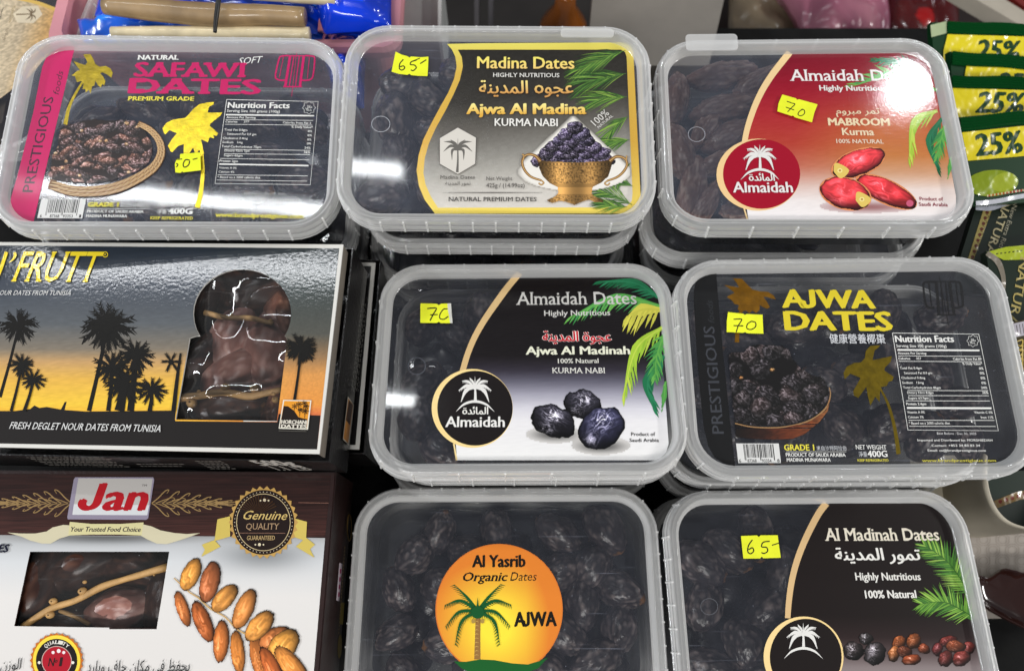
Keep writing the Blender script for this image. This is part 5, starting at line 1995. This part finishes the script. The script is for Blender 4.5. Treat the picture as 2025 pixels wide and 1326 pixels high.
for k in range(52):
    a = 2 * math.pi * k / 52
    A.ell(521 + 57 * math.cos(a), 1032 + 60 * math.sin(a), .9, .9, (226, 214, 190), n=6)
A.stroke([(521 + 53 * math.cos(R(a)), 1032 + 56 * math.sin(R(a))) for a in range(0, 360, 12)], 1.3, (206, 184, 140), closed=True)
for k in range(16):
    a = R(200 + k * 9)
    A.stroke([(510 + 6 * math.cos(a), 1016 + 6 * math.sin(a)), (510 + 40 * math.cos(a), 1016 + 38 * math.sin(a))], [.4, 2.2], (66, 42, 22), smooth=False)
A.text('Genuine', 478, 1026, 565, 1027, 17, (206, 178, 110), shear=.35, bold=.006)
A.text('QUALITY', 486, 1046, 551, 1046, 12, (170, 140, 108), serif=(.03, .03))
A.line(470, 1053, 564, 1053.5, .9, (150, 112, 92))
A.text('GUARANTEED', 488, 1067, 543, 1067, 8.5, (176, 150, 104), bold=.02)
for (x, y, r_) in ((515, 989, 1.8), (523, 988, 3.2), (531, 989, 1.8), (505, 1076, 1.8), (513, 1076, 3.2), (521, 1076, 1.8)):
    A.ell(x, y, r_, r_, (214, 200, 170), n=8)
A.begin('date_branch_picture')
A.stroke([(344, 1142), (372, 1168), (392, 1181), (415, 1202), (445, 1219), (466, 1241), (490, 1255), (515, 1268), (535, 1282)], [2, 2.6, 3, 2.6, 3, 2.6, 3], (196, 160, 104))
OD = (206, 130, 54)
data = [(361, 1203, 15, 36, -18, (176, 100, 50)), (401, 1228, 20, 42, -22, (160, 84, 40)), (377, 1135, 21, 34, 25, (206, 140, 62)), (415, 1150, 23, 41, 14, (160, 90, 52)), (444, 1182, 22, 33, 42, (196, 132, 62)),
        (483, 1203, 22, 42, 24, (186, 118, 58)), (437, 1267, 19, 41, 4, (180, 102, 48)), (470, 1288, 17, 42, -6, (200, 122, 54)), (512, 1300, 20, 46, -12, (184, 108, 52)), (545, 1262, 36, 22, -24, (170, 100, 52)),
        (560, 1276, 30, 38, 42, (206, 142, 62)), (513, 1237, 24, 36, 42, (206, 138, 64)), (578, 1318, 24, 50, -38, (204, 130, 60)), (540, 1325, 20, 50, -25, (178, 92, 44))]
for e_ in data:
    e_ = (e_[0], e_[1], min(e_[2], e_[3]) * .88 if e_[2] < e_[3] else e_[2], e_[3] * 1.06) + e_[4:]
    A.raster(e_[0] - 56, e_[1] - 56, e_[0] + 56, e_[1] + 56, 1.5, pile([e_], None, wr=4.0, hi=.22, light=(-.35, .1, 1), seed=int(e_[0]), gain=1.35, wob_=.2))
A.begin('quality_seal')
P = []
for k in range(56):
    a = 2 * math.pi * k / 56
    rr = 1.0 if k % 2 == 0 else .93
    P.append((112 + 53 * rr * math.cos(a), 1305 + 55 * rr * math.sin(a)))
A.poly(P, (196, 110, 36))
A.ell(112, 1305, 47, 50, (240, 214, 70), n=40)
A.ell(112, 1305, 41, 43, (28, 22, 22), n=40)
A.ell(112, 1306, 30, 30, (196, 170, 160), n=36)
A.ell(112, 1306, 28.5, 28.5, (172, 22, 40), n=36)
for k, ch in enumerate('QUALITY'):
    a = R(-128 + k * 12.5)
    x, y = 112 + 31.5 * math.cos(a), 1305 + 33 * math.sin(a)
    tx, ty = -math.sin(a), math.cos(a)
    A.text(ch, x - tx * 3, y - ty * 3, x + tx * 3, y + ty * 3, 7, (224, 220, 210), bold=.03)
for (x, y, r_) in ((105, 1289, 3.2), (116, 1286, 4), (126, 1289, 3.2)):
    A.ell(x, y, r_, r_, (236, 226, 226), n=10)
A.text('N', 95, 1316, 106, 1316, 16, (44, 24, 24), bold=.02)
A.text('o', 108, 1309, 113, 1309, 8, (44, 24, 24), bold=.03)
A.text('1', 117, 1316, 121, 1316, 17, (44, 24, 24), bold=.02)
A.ell(77.5, 1309, 3, 3, (230, 226, 214), n=10)
A.ell(144, 1309, 3, 3, (230, 226, 214), n=10)
A.begin('lettering')
A.text('ES', -4, 1091, 14, 1091, 15, (16, 18, 40), bold=.05, shear=.15)
A.text('\uFEE5\uFEAF\uFEEE\uFEDF\uFE8D', 0, 1324, 40, 1322, 20, (34, 34, 34))
A.text('\uFEA9\uFEAD\uFE8E\uFE91\uFEED \uFED1\uFE8E\uFE9F \uFEE5\uFE8E\uFEDC\uFEE3 \uFEF2\uFED3 \uFEC6\uFED4\uFEA4\uFEF3', 170, 1329, 374, 1326, 22, (34, 34, 34))
A.end()
fR = fJ.sub((0.6, 0, 0), (0, 1, 0), (1, 0, 0))
A = Art(fR, jt, 0.1, 1, 0, 0)
A.ml = fJ.matrix().inverted() @ fR.matrix()
A.begin('side_print')
A.stroke([(691 + 4 * math.cos(R(a)), 1043 + 26 * math.sin(R(a))) for a in range(0, 360, 24)], 1.6, (150, 120, 60), closed=True)
A.poly([(671, 1112), (677, 1114), (671, 1188), (665, 1186)], (190, 178, 186))
for y in (1124, 1140, 1155, 1170):
    A.poly([(673 - (y - 1112) * .07, y), (676 - (y - 1112) * .07, y), (675.5 - (y - 1112) * .07, y + 9), (672.5 - (y - 1112) * .07, y + 9)], (150, 40, 90))
A.poly([(675, 1190), (681, 1191), (678, 1234), (672, 1233)], (170, 150, 62))
A.ell(672, 1277, 4, 24, (150, 130, 62), ang=3)
y = 1080
while y < 1250:
    A.line(682 - (y - 1080) * .07, y, 681.6 - (y - 1080) * .07, y + 4, 1.2, (150, 132, 96))
    y += 7
A.end()
for (px, py, zl, ang, s_, me, lb, roll) in ((244, 1204, -15, 12, 1.15, PINKF[1], 'plump brown date lying under the stem in the slanted window', 0),
                                            (75, 1160, -16, 75, 1.4, DARKF[0], 'dark date at the left end of the slanted window', 0),
                                            (170, 1120, -19, 20, 1.4, DARKF[1], 'shadowed date behind the middle of the slanted window', 60),
                                            (265, 1118, -20, -20, 1.3, DARKF[0], 'shadowed date at the upper right of the slanted window', 20),
                                            (150, 1228, -19, 0, 1.2, DARKF[1], 'dark date at the lower edge of the slanted window', 90),
                                            (325, 1190, -17, 90, 1.1, DARKF[1], 'dark date at the right end of the slanted window', 10)):
    put(fJ, px, py, zl, ang, s_, me, lb, roll)
stemline(fJ, [(45, 1238), (100, 1203), (150, 1186), (200, 1160), (245, 1145), (332, 1120)], -5, [1.8, 1.9, 1.7, 2.0, 1.6, 2.2], 'straw coloured stem slanting across the window of the brown and white carton',
         ((106, 1188, 3.0), (100, 1215, 3.2), (164, 1168, 3.4), (168, 1150, 1.6), (240, 1150, 1.2), (305, 1136, 1.0)))
stemline(fJ, [(118, 1206), (145, 1217), (178, 1234)], -7, [1.1, 1.2, 1.0], 'short side stem below the long stem in the slanted window')

# =================================================================== BEHIND
BM = {}


def prism(name, pts, z, thick, col, label, cat, rough=.5, kind=None, parent=None, mat=None, zs=None):
    """upright block whose top outline is given where it is seen at height z"""
    q = W(np.array([p[0] for p in pts], float), np.array([p[1] for p in pts], float), z)
    L = [(a[0], a[1]) for a in q]
    mat = mat or principled(name + '_paint%d' % int(pts[0][0] * 7 + pts[0][1]), c(*col), rough, var=(25, .12), bump=(120, .1, .0006))
    T = tessellate_polygon([[Vector((x, y, 0)) for x, y in L]])
    n = len(L)
    V = [(x, y, z) for x, y in L] + [(x, y, z - thick) for x, y in L]
    F = []
    for t in T:
        a, b, d = (L[i] for i in t)
        t = tuple(t)[::-1] if (b[0] - a[0]) * (d[1] - a[1]) - (b[1] - a[1]) * (d[0] - a[0]) < 0 else tuple(t)
        F += [t, tuple(n + i for i in t[::-1])]
    F += [(i, (i + 1) % n, (i + 1) % n + n, i + n) for i in range(n)]
    o = plain(name, V, F, mat, parent)
    if label:
        tag(o, label, cat)
    if kind:
        o['kind'] = kind
    return o


def crumple(name, pts, z, amp, mat, label=None, cat=None, seed=1, fold=.05, thick=14, parent=None, mw=None, nx=46, ny=36, col=None):
    """soft crumpled bag or packet over a quadrilateral outline (tl,tr,br,bl in photo pixels at height z)"""
    q = W(np.array([p[0] for p in pts], float), np.array([p[1] for p in pts], float), z)
    V, C = [], []
    for sgn in (1, -1):
        for j in range(ny):
            for i in range(nx):
                u, v = i / (nx - 1), j / (ny - 1)
                p = (q[0] * (1 - u) + q[1] * u) * (1 - v) + (q[3] * (1 - u) + q[2] * u) * v
                e = (1 - abs(2 * u - 1) ** 4) * (1 - abs(2 * v - 1) ** 3)
                a = vn(p[0] * fold + seed, p[1] * fold, seed)
                b = vn(p[0] * fold * 2.6, p[1] * fold * 2.2 + seed, seed + 2)
                h = thick * (e ** .6) * .5 + sgn * amp * (abs(2 * a - 1) + .6 * abs(2 * b - 1) - .6) * min(1, e * 2.5)
                wv = amp * .35 * (a - .5)
                V.append((p[0] + wv, p[1] + wv, p[2] + sgn * h))
                if col:
                    C.append(col(u, v, a, b))
    F = []
    n = nx * ny
    for j in range(ny - 1):
        for i in range(nx - 1):
            a = j * nx + i
            F.append((a, a + nx, a + nx + 1, a + 1))
            F.append((n + a, n + a + 1, n + a + nx + 1, n + a + nx))
    o = link(name, mesh(name, V, F, mat, smooth=True, cols=lin(C) if col else None), parent, None if parent else Matrix.Translation((0, 0, CAMZ)))
    if label:
        tag(o, label, cat)
    return o


# tub lying turned round at the far left
fT = Frame(rotv((0, 0, R(-98))), tuple(W(np.array(-20.), np.array(70.), -418.0)))
tt, tl = make_tub(fT, (176, 123), 60, 'turned-round clear tub with a cream and gold label at the far left', None)
A = Art(fT, tl, -6.2, 1, 0, 0, mat=SPARK)
A.begin('cream_label')
A.fill([(-120, -30), (0, -12), (60, -2), (134, 30), (128, 70), (60, 150), (20, 180), (-60, 240), (-160, 240)],
       lambda x, y: mixk(x + y * .3, [(-60, (196, 184, 160)), (60, (196, 178, 148)), (110, (206, 166, 108)), (150, (140, 116, 88))]) * (0.8 + .4 * vn(x / 2.5, y / 2.5, 3))[:, None], dy=2, nx=60)
A.stroke([(-30, -12), (30, -4), (80, 8), (136, 30)], 7, (222, 186, 98))
A.poly([(45, 13), (75, 12), (84, 29), (66, 46), (34, 45), (26, 28)], (222, 208, 180))
A.stroke([(32, 29), (60, 28)], [3, 2], (130, 112, 86), smooth=False)
for ex, ey in ((70, 17), (60, 16), (52, 17), (70, 38), (60, 42), (50, 40)):
    A.stroke([(61, 28), ((61 + ex) / 2 + 3, (28 + ey) / 2), (ex, ey)], [2, 3, .5], (120, 102, 78))
A.begin('lettering')
A.text('Madina Dates', 25, 12, 17, 45, 6, (150, 130, 90))
A.text('Net Weight', 12, 56, 5, 80, 6, (80, 68, 54))
A.text('Ajwa', 108, 38, 98, 58, 9, (226, 190, 90), bold=.03)
A.stroke([(0, 38), (3, 25), (7, 15)], 1.2, (40, 34, 28))
A.end()
prism('brown_box', [(-60, 120), (6, 138), (20, 158), (4, 244), (-60, 250)], -428, 60, (92, 76, 58), 'corner of a brown box at the left edge beside the magenta-striped tub', 'box')

# pink basket with blue packets
PINK = principled('pink_basket_plastic', c(206, 142, 150), 0.38, var=(20, .08))
q = W(np.array([128., 162., 193., 158.]), np.array([72., 72., 0., 0.]), -405.0)
bk = bpy.data.objects.new('plastic_basket', None)
COL.objects.link(bk)
bk.location = (-0.2, 0.40, CAMZ - 0.53)
tag(bk, 'pink plastic basket holding blue packets behind the two left tubs', 'basket')
bx0, bx1, by0, by1, bz = -305.0, -83.0, 350.0, 560.0, -405.0


def basket_loop(o, z, rr):
    w_, h_ = bx1 - bx0 + 2 * o, by1 - by0 + 2 * o
    return [(x + (bx0 + bx1) / 2 + 200, y + (by0 + by1) / 2 - 400, z + 530) for x, y in rrect(w_, h_, rr, 5)]


V, F = loft([basket_loop(-12, -528, 8), basket_loop(-1, bz - 4, 10), basket_loop(0, bz, 10), basket_loop(7, bz + 1, 12), basket_loop(8.5, bz - 3, 12), basket_loop(8, bz - 9, 12)])
link('basket_wall', mesh('basket_wall', V, F, PINK, smooth=False), bk)
V, F = [], []
box(V, F, bx0 + 212, bx1 + 188, by0 - 388, by1 - 412, 1, 3)
link('basket_floor', mesh('basket_floor', V, F, PINK), bk)
BLUE = principled('blue_wrapper', col=True, rough=.18, coat=.6, spec=.6)


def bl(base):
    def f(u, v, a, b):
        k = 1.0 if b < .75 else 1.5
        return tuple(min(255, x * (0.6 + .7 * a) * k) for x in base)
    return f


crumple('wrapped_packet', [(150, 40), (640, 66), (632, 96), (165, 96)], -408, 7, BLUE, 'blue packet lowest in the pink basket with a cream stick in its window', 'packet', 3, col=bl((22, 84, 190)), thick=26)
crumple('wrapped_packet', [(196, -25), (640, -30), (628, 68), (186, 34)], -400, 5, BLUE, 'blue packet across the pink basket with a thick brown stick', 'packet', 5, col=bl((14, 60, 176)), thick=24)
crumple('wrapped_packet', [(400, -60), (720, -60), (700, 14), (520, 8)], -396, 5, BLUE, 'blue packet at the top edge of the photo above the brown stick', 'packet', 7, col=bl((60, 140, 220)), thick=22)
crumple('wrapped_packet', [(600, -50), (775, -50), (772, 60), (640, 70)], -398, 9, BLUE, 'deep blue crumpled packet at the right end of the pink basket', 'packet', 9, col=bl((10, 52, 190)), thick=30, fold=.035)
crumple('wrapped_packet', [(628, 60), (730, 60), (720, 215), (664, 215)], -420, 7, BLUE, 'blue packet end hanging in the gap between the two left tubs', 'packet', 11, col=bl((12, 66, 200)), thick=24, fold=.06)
WOOD = principled('peeled_root_stick', c(150, 124, 88), .5, var=(60, .25), coat=.5)
CREAM = principled('cream_stick', c(226, 210, 172), .5, var=(90, .15), coat=.4)
for nm, pts, z, r, mm_, lb in (('chewing_stick', [(208, 12), (300, 20), (420, 30), (520, 30), (602, 34)], -380, [5.5, 7.0, 7.5, 6.5, 6.0], WOOD, 'thick brown stick seen through the window of the blue packet'),
                               ('chewing_stick', [(222, 64), (330, 66), (480, 67), (612, 68)], -388, [3.5, 4.5, 5, 4.5], CREAM, 'cream coloured stick just above the far rim of the magenta-striped tub'),
                               ('chewing_stick', [(500, -12), (600, -8), (664, -3)], -382, [4, 5, 4.5], CREAM, 'pale stick at the very top edge of the photo')):
    P = [tuple(W(np.array(float(a)), np.array(float(b)), float(z))) for a, b in pts]
    o = tube(nm, P, r, mm_, None, Matrix.Translation((0, 0, CAMZ)), seg=14)
    tag(o, lb, 'stick')
P = [tuple(W(np.array(float(a)), np.array(float(b)), float(z))) for a, b, z in ((436, -60, -360), (432, 0, -364), (427, 40, -368), (425, 64, -370))]
tag(tube('cord', P, [1.6, 1.6, 1.2], principled('black_cord', (.01, .01, .01), .4), None, Matrix.Translation((0, 0, CAMZ))), 'thin black cord hanging down over the blue packets', 'cord')

# things on the shelf behind the middle and right tubs
prism('grey_container', [(786, -60), (866, -60), (866, 52), (780, 52)], -470, 60, (150, 154, 152), 'pale grey container behind the brass cup tub, next to the pink basket', 'container')
prism('metal_strip', [(866, -60), (874, -60), (872, 70), (866, 70)], -462, 68, (196, 198, 196), 'narrow bright metal strip beside the pale grey container', 'strip', .25)
for x, lb in ((938, 'left of two grey metal bars in the dark gap behind the brass cup tub'), (966, 'right of two grey metal bars in the dark gap behind the brass cup tub')):
    prism('metal_bar', [(x, -60), (x + 9, -60), (x + 9, 70), (x, 70)], -560, 20, (92, 90, 92), lb, 'bar', .3)
q0 = W(np.array(1118.), np.array(4.), -600.0)
AMB = principled('amber_bottle_glass', c(150, 84, 28), .15, coat=.5)
V, F = loft([[(q0[0] + r * math.cos(R(a)), q0[1] + r * math.sin(R(a)), z) for a in range(0, 360, 24)] for r, z in ((26, -760), (27, -650), (24, -630), (11, -606), (10, -590), (8, -588))], cap=True)
tag(plain('bottle', V, F, AMB, smooth=True), 'amber bottle standing in the dark gap behind the brass cup tub', 'bottle')
prism('grey_board', [(1178, -80), (1450, -80), (1402, 130), (1160, 130)], -500, 24, (124, 118, 110), 'plain grey board behind the gap between the brass cup and red-labelled tubs', 'board')
prism('lower_shelf', [(1405, -160), (2300, -160), (2250, 180), (1405, 180)], -760, 20, (42, 30, 26), None, None, kind='structure')
BAG = principled('pink_plastic_bag', col=True, rough=.22, coat=.5, alpha=.9)
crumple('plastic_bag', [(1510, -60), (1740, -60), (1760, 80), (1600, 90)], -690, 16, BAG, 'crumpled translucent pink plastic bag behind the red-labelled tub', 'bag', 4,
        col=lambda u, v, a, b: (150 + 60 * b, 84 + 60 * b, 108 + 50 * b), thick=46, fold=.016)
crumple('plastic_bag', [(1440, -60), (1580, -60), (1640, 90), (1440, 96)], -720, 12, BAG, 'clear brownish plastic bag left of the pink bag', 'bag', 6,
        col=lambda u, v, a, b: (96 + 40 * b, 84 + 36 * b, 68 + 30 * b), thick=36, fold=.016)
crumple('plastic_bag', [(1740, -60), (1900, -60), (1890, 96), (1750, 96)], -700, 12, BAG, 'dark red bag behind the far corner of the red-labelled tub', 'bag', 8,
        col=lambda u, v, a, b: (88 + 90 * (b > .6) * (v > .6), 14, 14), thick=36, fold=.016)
prism('shelf_edge', [(1880, -30), (1940, -30), (2090, 62), (2090, 92)], -560, 16, (168, 160, 146), 'beige shelf edge running diagonally across the top right corner', 'shelf')
prism('red_box', [(1950, -40), (2120, -40), (2120, 50), (2040, 24)], -575, 30, (110, 26, 18), 'red box above the diagonal beige shelf edge', 'box')

# ---- green and yellow packets
PACKM = principled('green_yellow_wrapper', col=True, rough=.26, coat=.6, bump=(38, .7, .009), spec=.6)
GRND = (6, 50, 22)
YP = (224, 206, 30)
GDK = (22, 60, 28)


def packet(z, outline, tilt, label, body_col=GRND):
    cxp = sum(p[0] for p in outline) / len(outline)
    cyp = sum(p[1] for p in outline) / len(outline)
    fr = Frame(rotv((R(tilt), 0, 0)), tuple(W(np.array(cxp), np.array(cyp), z)))
    t = empty('snack_packet', fr, label, 'packet', 'green packets at the right edge')
    L = [tuple(q) for q in fr.local(np.array([p[0] for p in outline], float), np.array([p[1] for p in outline], float), 0)]
    o = slab('packet_body', L, [], -6, 0, principled('packet_back_%d_%d' % body_col[:2], c(*body_col), .3, coat=.5), t)
    return fr, t


def crimp(fr, t, x0, y0, x1, y1, hgt, n=5, col=(8, 78, 32)):
    """ridged heat-seal strip from (x0,y0) to (x1,y1), ridges running along it, serrated top"""
    V, F, C = [], [], []
    nx = 60
    pts = []
    for j in range(n * 4 + 1):
        v = j / (n * 4)
        for i in range(nx + 1):
            u = i / nx
            x = x0 + (x1 - x0) * u
            y = y0 + (y1 - y0) * u + hgt * v + (1.6 * (i % 2) if j == 0 else 0) + 1.2 * math.sin(u * 9)
            pts.append((x, y, 0.55 * math.sin(v * n * 2 * math.pi) + .8))
    q = fr.local(np.array([p[0] for p in pts]), np.array([p[1] for p in pts]), .5)
    V = [(q[i][0], q[i][1], .6 + pts[i][2]) for i in range(len(pts))]
    w_ = nx + 1
    F = [(a + w_, a + w_ + 1, a + 1, a) for j in range(n * 4) for i in range(nx) for a in (j * w_ + i,)]
    link('crimped_seal', mesh('crimped_seal', V, F, principled('green_seal_%d' % col[1], c(*col), .22, coat=.7, metal=.2)), t)


f1, p1 = packet(-436, [(1842, 44), (2080, 50), (2080, 150), (1860, 150), (1846, 110)], 22, 'green and yellow packet furthest back, its twenty five percent sign half covered')
crimp(f1, p1, 1872, 42, 2080, 50, 24)
A = Art(f1, p1, .7, 1, 0, 0, mat=PACKM)
A.begin('yellow_panel')
A.poly([(1874, 68), (2080, 74), (2080, 150), (1864, 150), (1866, 100)], YP)
A.poly([(1840, 50), (1872, 42), (1872, 66), (1842, 74)], (166, 180, 140))
A.begin('lettering')
A.text('25%', 1932, 116, 2013, 119, 37, GDK, bold=.05, shear=.1)
A.end()
f2, p2 = packet(-428, [(1878, 102), (2080, 116), (2080, 190), (1885, 190)], 22, 'green and yellow packet second from the back, only the number tops showing')
crimp(f2, p2, 1882, 101, 2080, 116, 27)
A = Art(f2, p2, .7, 1, 0, 0, mat=PACKM)
A.begin('yellow_panel')
A.poly([(1912, 127), (2080, 138), (2080, 190), (1900, 190)], YP)
A.begin('lettering')
A.text('25%', 1974, 184, 2054, 188, 40, GDK, bold=.05, shear=.1)
A.end()
f3, p3 = packet(-420, [(1878, 150), (2080, 154), (2080, 290), (1886, 290)], 22, 'green and yellow packet in the middle of the row with dull shaded yellow')
crimp(f3, p3, 1882, 149, 2080, 154, 25)
A = Art(f3, p3, .7, 1, 0, 0, mat=PACKM)
A.begin('yellow_panel')
A.poly([(1884, 174), (2080, 180), (2080, 240), (1890, 240)], YP)
A.begin('lettering')
A.text('25%', 1930, 222, 2020, 224, 40, GDK, bold=.05, shear=.2)
A.end()
f4, p4 = packet(-410, [(1896, 232), (2080, 214), (2080, 396), (1925, 408), (1912, 330)], 18, 'front green and yellow packet with a lime oval under its full percent sign', (18, 52, 26))
crimp(f4, p4, 1898, 232, 2080, 214, 28)
A = Art(f4, p4, .7, 1, 0, 0, mat=PACKM)
A.begin('yellow_panel')
A.poly([(1902, 262), (2080, 243), (2080, 304), (1914, 318)], YP)
A.begin('lime_oval')
A.ell(1962, 362, 52, 26, (132, 150, 26), ang=-4)
A.ell(1985, 360, 26, 18, (158, 172, 44), ang=-20)
A.begin('lettering')
A.text('25%', 1932, 308, 2021, 301, 42, GDK, bold=.05, shear=.05)
for k in range(22):
    A.line(1952 + k * 3.5, 387 - k * .55, 1954.4 + k * 3.5, 387 - k * .55, 4, (190, 60, 40) if k % 2 else (220, 200, 160))
A.stroke([(1930, 402), (1970, 398), (2020, 388), (2080, 380)], 9, (196, 198, 206))
A.end()
# silver-mouthed dark packets with the upright word
f5, p5 = packet(-428, [(1932, 402), (2080, 384), (2080, 520), (1990, 590), (1880, 572), (1905, 490)], 4, 'dark green packet with a gold flowered band and upright word, below the yellow ones', (16, 28, 18))
A = Art(f5, p5, .3, 1, 0, 0, mat=PACKM)
A.begin('flowered_band')
A.poly([(1945, 414), (1962, 414), (1926, 512), (1914, 512)], (142, 128, 72))
for k in range(9):
    A.ell(1952 - k * 3.6, 420 + k * 11, 3.6, 3.6, (84, 40, 26), n=10)
    A.stroke([(1950 - k * 3.6, 424 + k * 11), (1956 - k * 3.6, 428 + k * 11), (1948 - k * 3.6, 432 + k * 11)], 1.1, (70, 60, 30))
A.begin('lettering')
GL = (168, 158, 122)
A.text('NATURAL', 1986, 396, 1944, 512, 16, GL, serif=(.03, .035), bold=.012)
A.text('New Extra Rich', 2003, 404, 1974, 492, 9, (150, 146, 126), serif=(.03, .03))
A.stroke([(1930, 408), (1960, 410), (1990, 400), (2030, 392), (2080, 388)], [14, 12, 14, 12], (186, 190, 202))
A.end()
f6, p6 = packet(-414, [(1950, 496), (2080, 478), (2080, 760), (1990, 700), (1964, 600)], 3, 'dark green packet with a lime top corner and gold upright word at the right edge', (18, 34, 20))
A = Art(f6, p6, .3, 1, 0, 0, mat=PACKM)
A.begin('lime_top')
A.poly([(1952, 498), (1990, 488), (2080, 480), (2080, 512), (1985, 514)], (164, 178, 40))
for k in range(8):
    A.line(1970 + 8 * k, 502 - k, 1974 + 8 * k, 501 - k, 2.2, (40, 46, 20))
A.stroke([(1952, 500), (1975, 520), (1985, 560), (1975, 610)], [10, 12, 8, 6], (128, 120, 106))
A.begin('lettering')
A.text('NATURAL', 2018, 508, 1990, 660, 18, (176, 160, 96), serif=(.03, .035), bold=.012)
A.end()
f7, p7 = packet(-404, [(1992, 640), (2080, 618), (2080, 800), (2012, 780)], 2, 'packet with a silver crimped mouth and gold scroll pattern at the right edge', (60, 52, 26))
A = Art(f7, p7, .3, 1, 0, 0, mat=PACKM)
A.begin('silver_mouth')
A.poly([(1994, 642), (2080, 622), (2080, 652), (2000, 668)], (180, 176, 184))
for k in range(12):
    A.line(1998 + 6 * k, 645 - 1.4 * k, 2001 + 6 * k, 664 - 1.2 * k, 1.6, (96, 90, 92))
A.begin('gold_scrolls')
for k in range(8):
    A.stroke([(2008 + (k % 2) * 9, 676 + 9 * k), (2022, 672 + 9 * k), (2020, 684 + 9 * k), (2010, 680 + 9 * k)], [1, 3, 2, 1], (196, 170, 84))
A.end()

# ---- white basket, patterned paper and brown tray at the lower right
WB = principled('old_white_plastic', c(176, 168, 150), .45, var=(18, .12))
zb = -456.0
rimpx = [(1951, 900), (1951, 940), (1957, 975), (1972, 1008), (1998, 1032), (2040, 1044), (2100, 1044), (2170, 1020), (2190, 960), (2190, 900)]
rp = catmull(rimpx, 6)
q = W(rp[:, 0], rp[:, 1], zb)
cen = q.mean(0)
wb = bpy.data.objects.new('white_basket', None)
COL.objects.link(wb)
tag(wb, 'off-white plastic basket with slotted sides and a rounded rim at the right edge', 'basket')
wb.location = (cen[0] * MM, cen[1] * MM, CAMZ + (zb - 74) * MM)
org = np.array([cen[0], cen[1], zb - 74])


def ringw(k, z):
    return [tuple((np.array([cen[0] + (p[0] - cen[0]) * k, cen[1] + (p[1] - cen[1]) * k, z]) - org)) for p in q]


Ls = [ringw(.97, zb - .5), ringw(.99, zb + .4), ringw(1.045, zb), ringw(1.05, zb - 3), ringw(1.02, zb - 4), ringw(1.0, zb - 73)]
n = len(Ls[0])
V = [p for l in Ls for p in l]
F = [(i * n + k, i * n + k + 1, (i + 1) * n + k + 1, (i + 1) * n + k) for i in range(len(Ls) - 1) for k in range(n - 1)]
link('basket_wall', mesh('basket_wall', V, F, WB, smooth=True), wb)
SLOT = principled('slot_shadow', (.008, .008, .007), .8)
V, F = [], []
for k in range(9):
    a = np.array(W(np.array(1898. + 13 * k), np.array(954. + 1.2 * k), -490.0)) - org
    V, F = [], []
    box(V, F, a[0] - 1.0, a[0] + 1.0, a[1] - 1.5, a[1] + 2.2, a[2] - 5, a[2] + 5)
    if k < 3:
        link('slot', mesh('slot', V, F, SLOT), wb)
prism('wall_panel', [(1800, 900), (1952, 900), (1960, 960), (1946, 1040), (1800, 1032)], -505, 25, (168, 160, 142), 'off-white slotted side board between the tubs and the white basket', 'board')
f8, p8 = packet(-480, [(1950, 930), (2110, 930), (2110, 1060), (1960, 1040)], 3, 'dark green packet with gold flowers lying inside the off-white basket', (16, 34, 22))
A = Art(f8, p8, .3, 1, 0, 0, mat=PACKM)
A.begin('flowered_band')
A.poly([(1965, 990), (2010, 972), (2060, 964), (2060, 980), (2015, 988), (1972, 1004)], (124, 100, 60))
for k in range(7):
    A.ell(1978 + 12 * k, 991 - 3.5 * k, 4, 4, (110, 40, 26), n=10)
A.end()
PAP = principled('patterned_paper', c(160, 152, 144), .6, var=(8, .05))
fP = FLAT(TABLE_Z + 1.2)
pp = empty('paper_sheet', fP, 'pale printed paper with a faint octagon pattern under the brown tray', 'paper')
L = [tuple(a) for a in fP.local(np.array([1780., 2150., 2150., 1975., 1780.]), np.array([1036., 1036., 1214., 1222., 1226.]), 0)]
slab('sheet', L, [], -.8, 0, PAP, pp)
A = Art(fP, pp, .05, 1, 0, 0)
A.begin('octagon_pattern')
for i in range(9):
    for j in range(9):
        cx_, cy_ = 1850 + i * 38 + (j % 2) * 19, 1045 + j * 21
        if cy_ > 1205:
            continue
        for r_ in (14, 9):
            A.stroke([(cx_ + r_ * math.cos(R(a + 22.5)), cy_ + r_ * .9 * math.sin(R(a + 22.5))) for a in range(0, 360, 45)], .8, (138, 128, 118), smooth=False, closed=True)
A.end()
TR = principled('brown_glazed_tray', c(46, 24, 20), .12, coat=.7)
tp = [(1925, 1150), (1938, 1138), (1955, 1142), (1972, 1132), (1986, 1124), (2006, 1127), (2030, 1132), (2080, 1122), (2130, 1150), (2130, 1230), (2080, 1262), (2030, 1242), (1985, 1220), (1955, 1202), (1935, 1184)]
cp = catmull(tp + [tp[0]], 5)[:-1]
q = W(cp[:, 0], cp[:, 1], -512.0)
ct = q.mean(0)
Ls = []
for k, z in ((1.0, -516), (1.02, -512), (.985, -511), (.93, -516), (.86, -521), (.5, -522.5), (.02, -522.8)):
    Ls.append([(ct[0] + (p[0] - ct[0]) * k, ct[1] + (p[1] - ct[1]) * k, z) for p in q])
V, F = loft(Ls, cap=True)
tag(plain('serving_tray', V, F, TR, smooth=True), 'dark brown glossy tray with a wavy rim on the patterned paper', 'tray')

#END2
bpy.data.objects.remove(_TO)

for o in S.objects:
    if o.get('label') and len(o['label'].split()) > 16:
        print('LONG', o['label'])
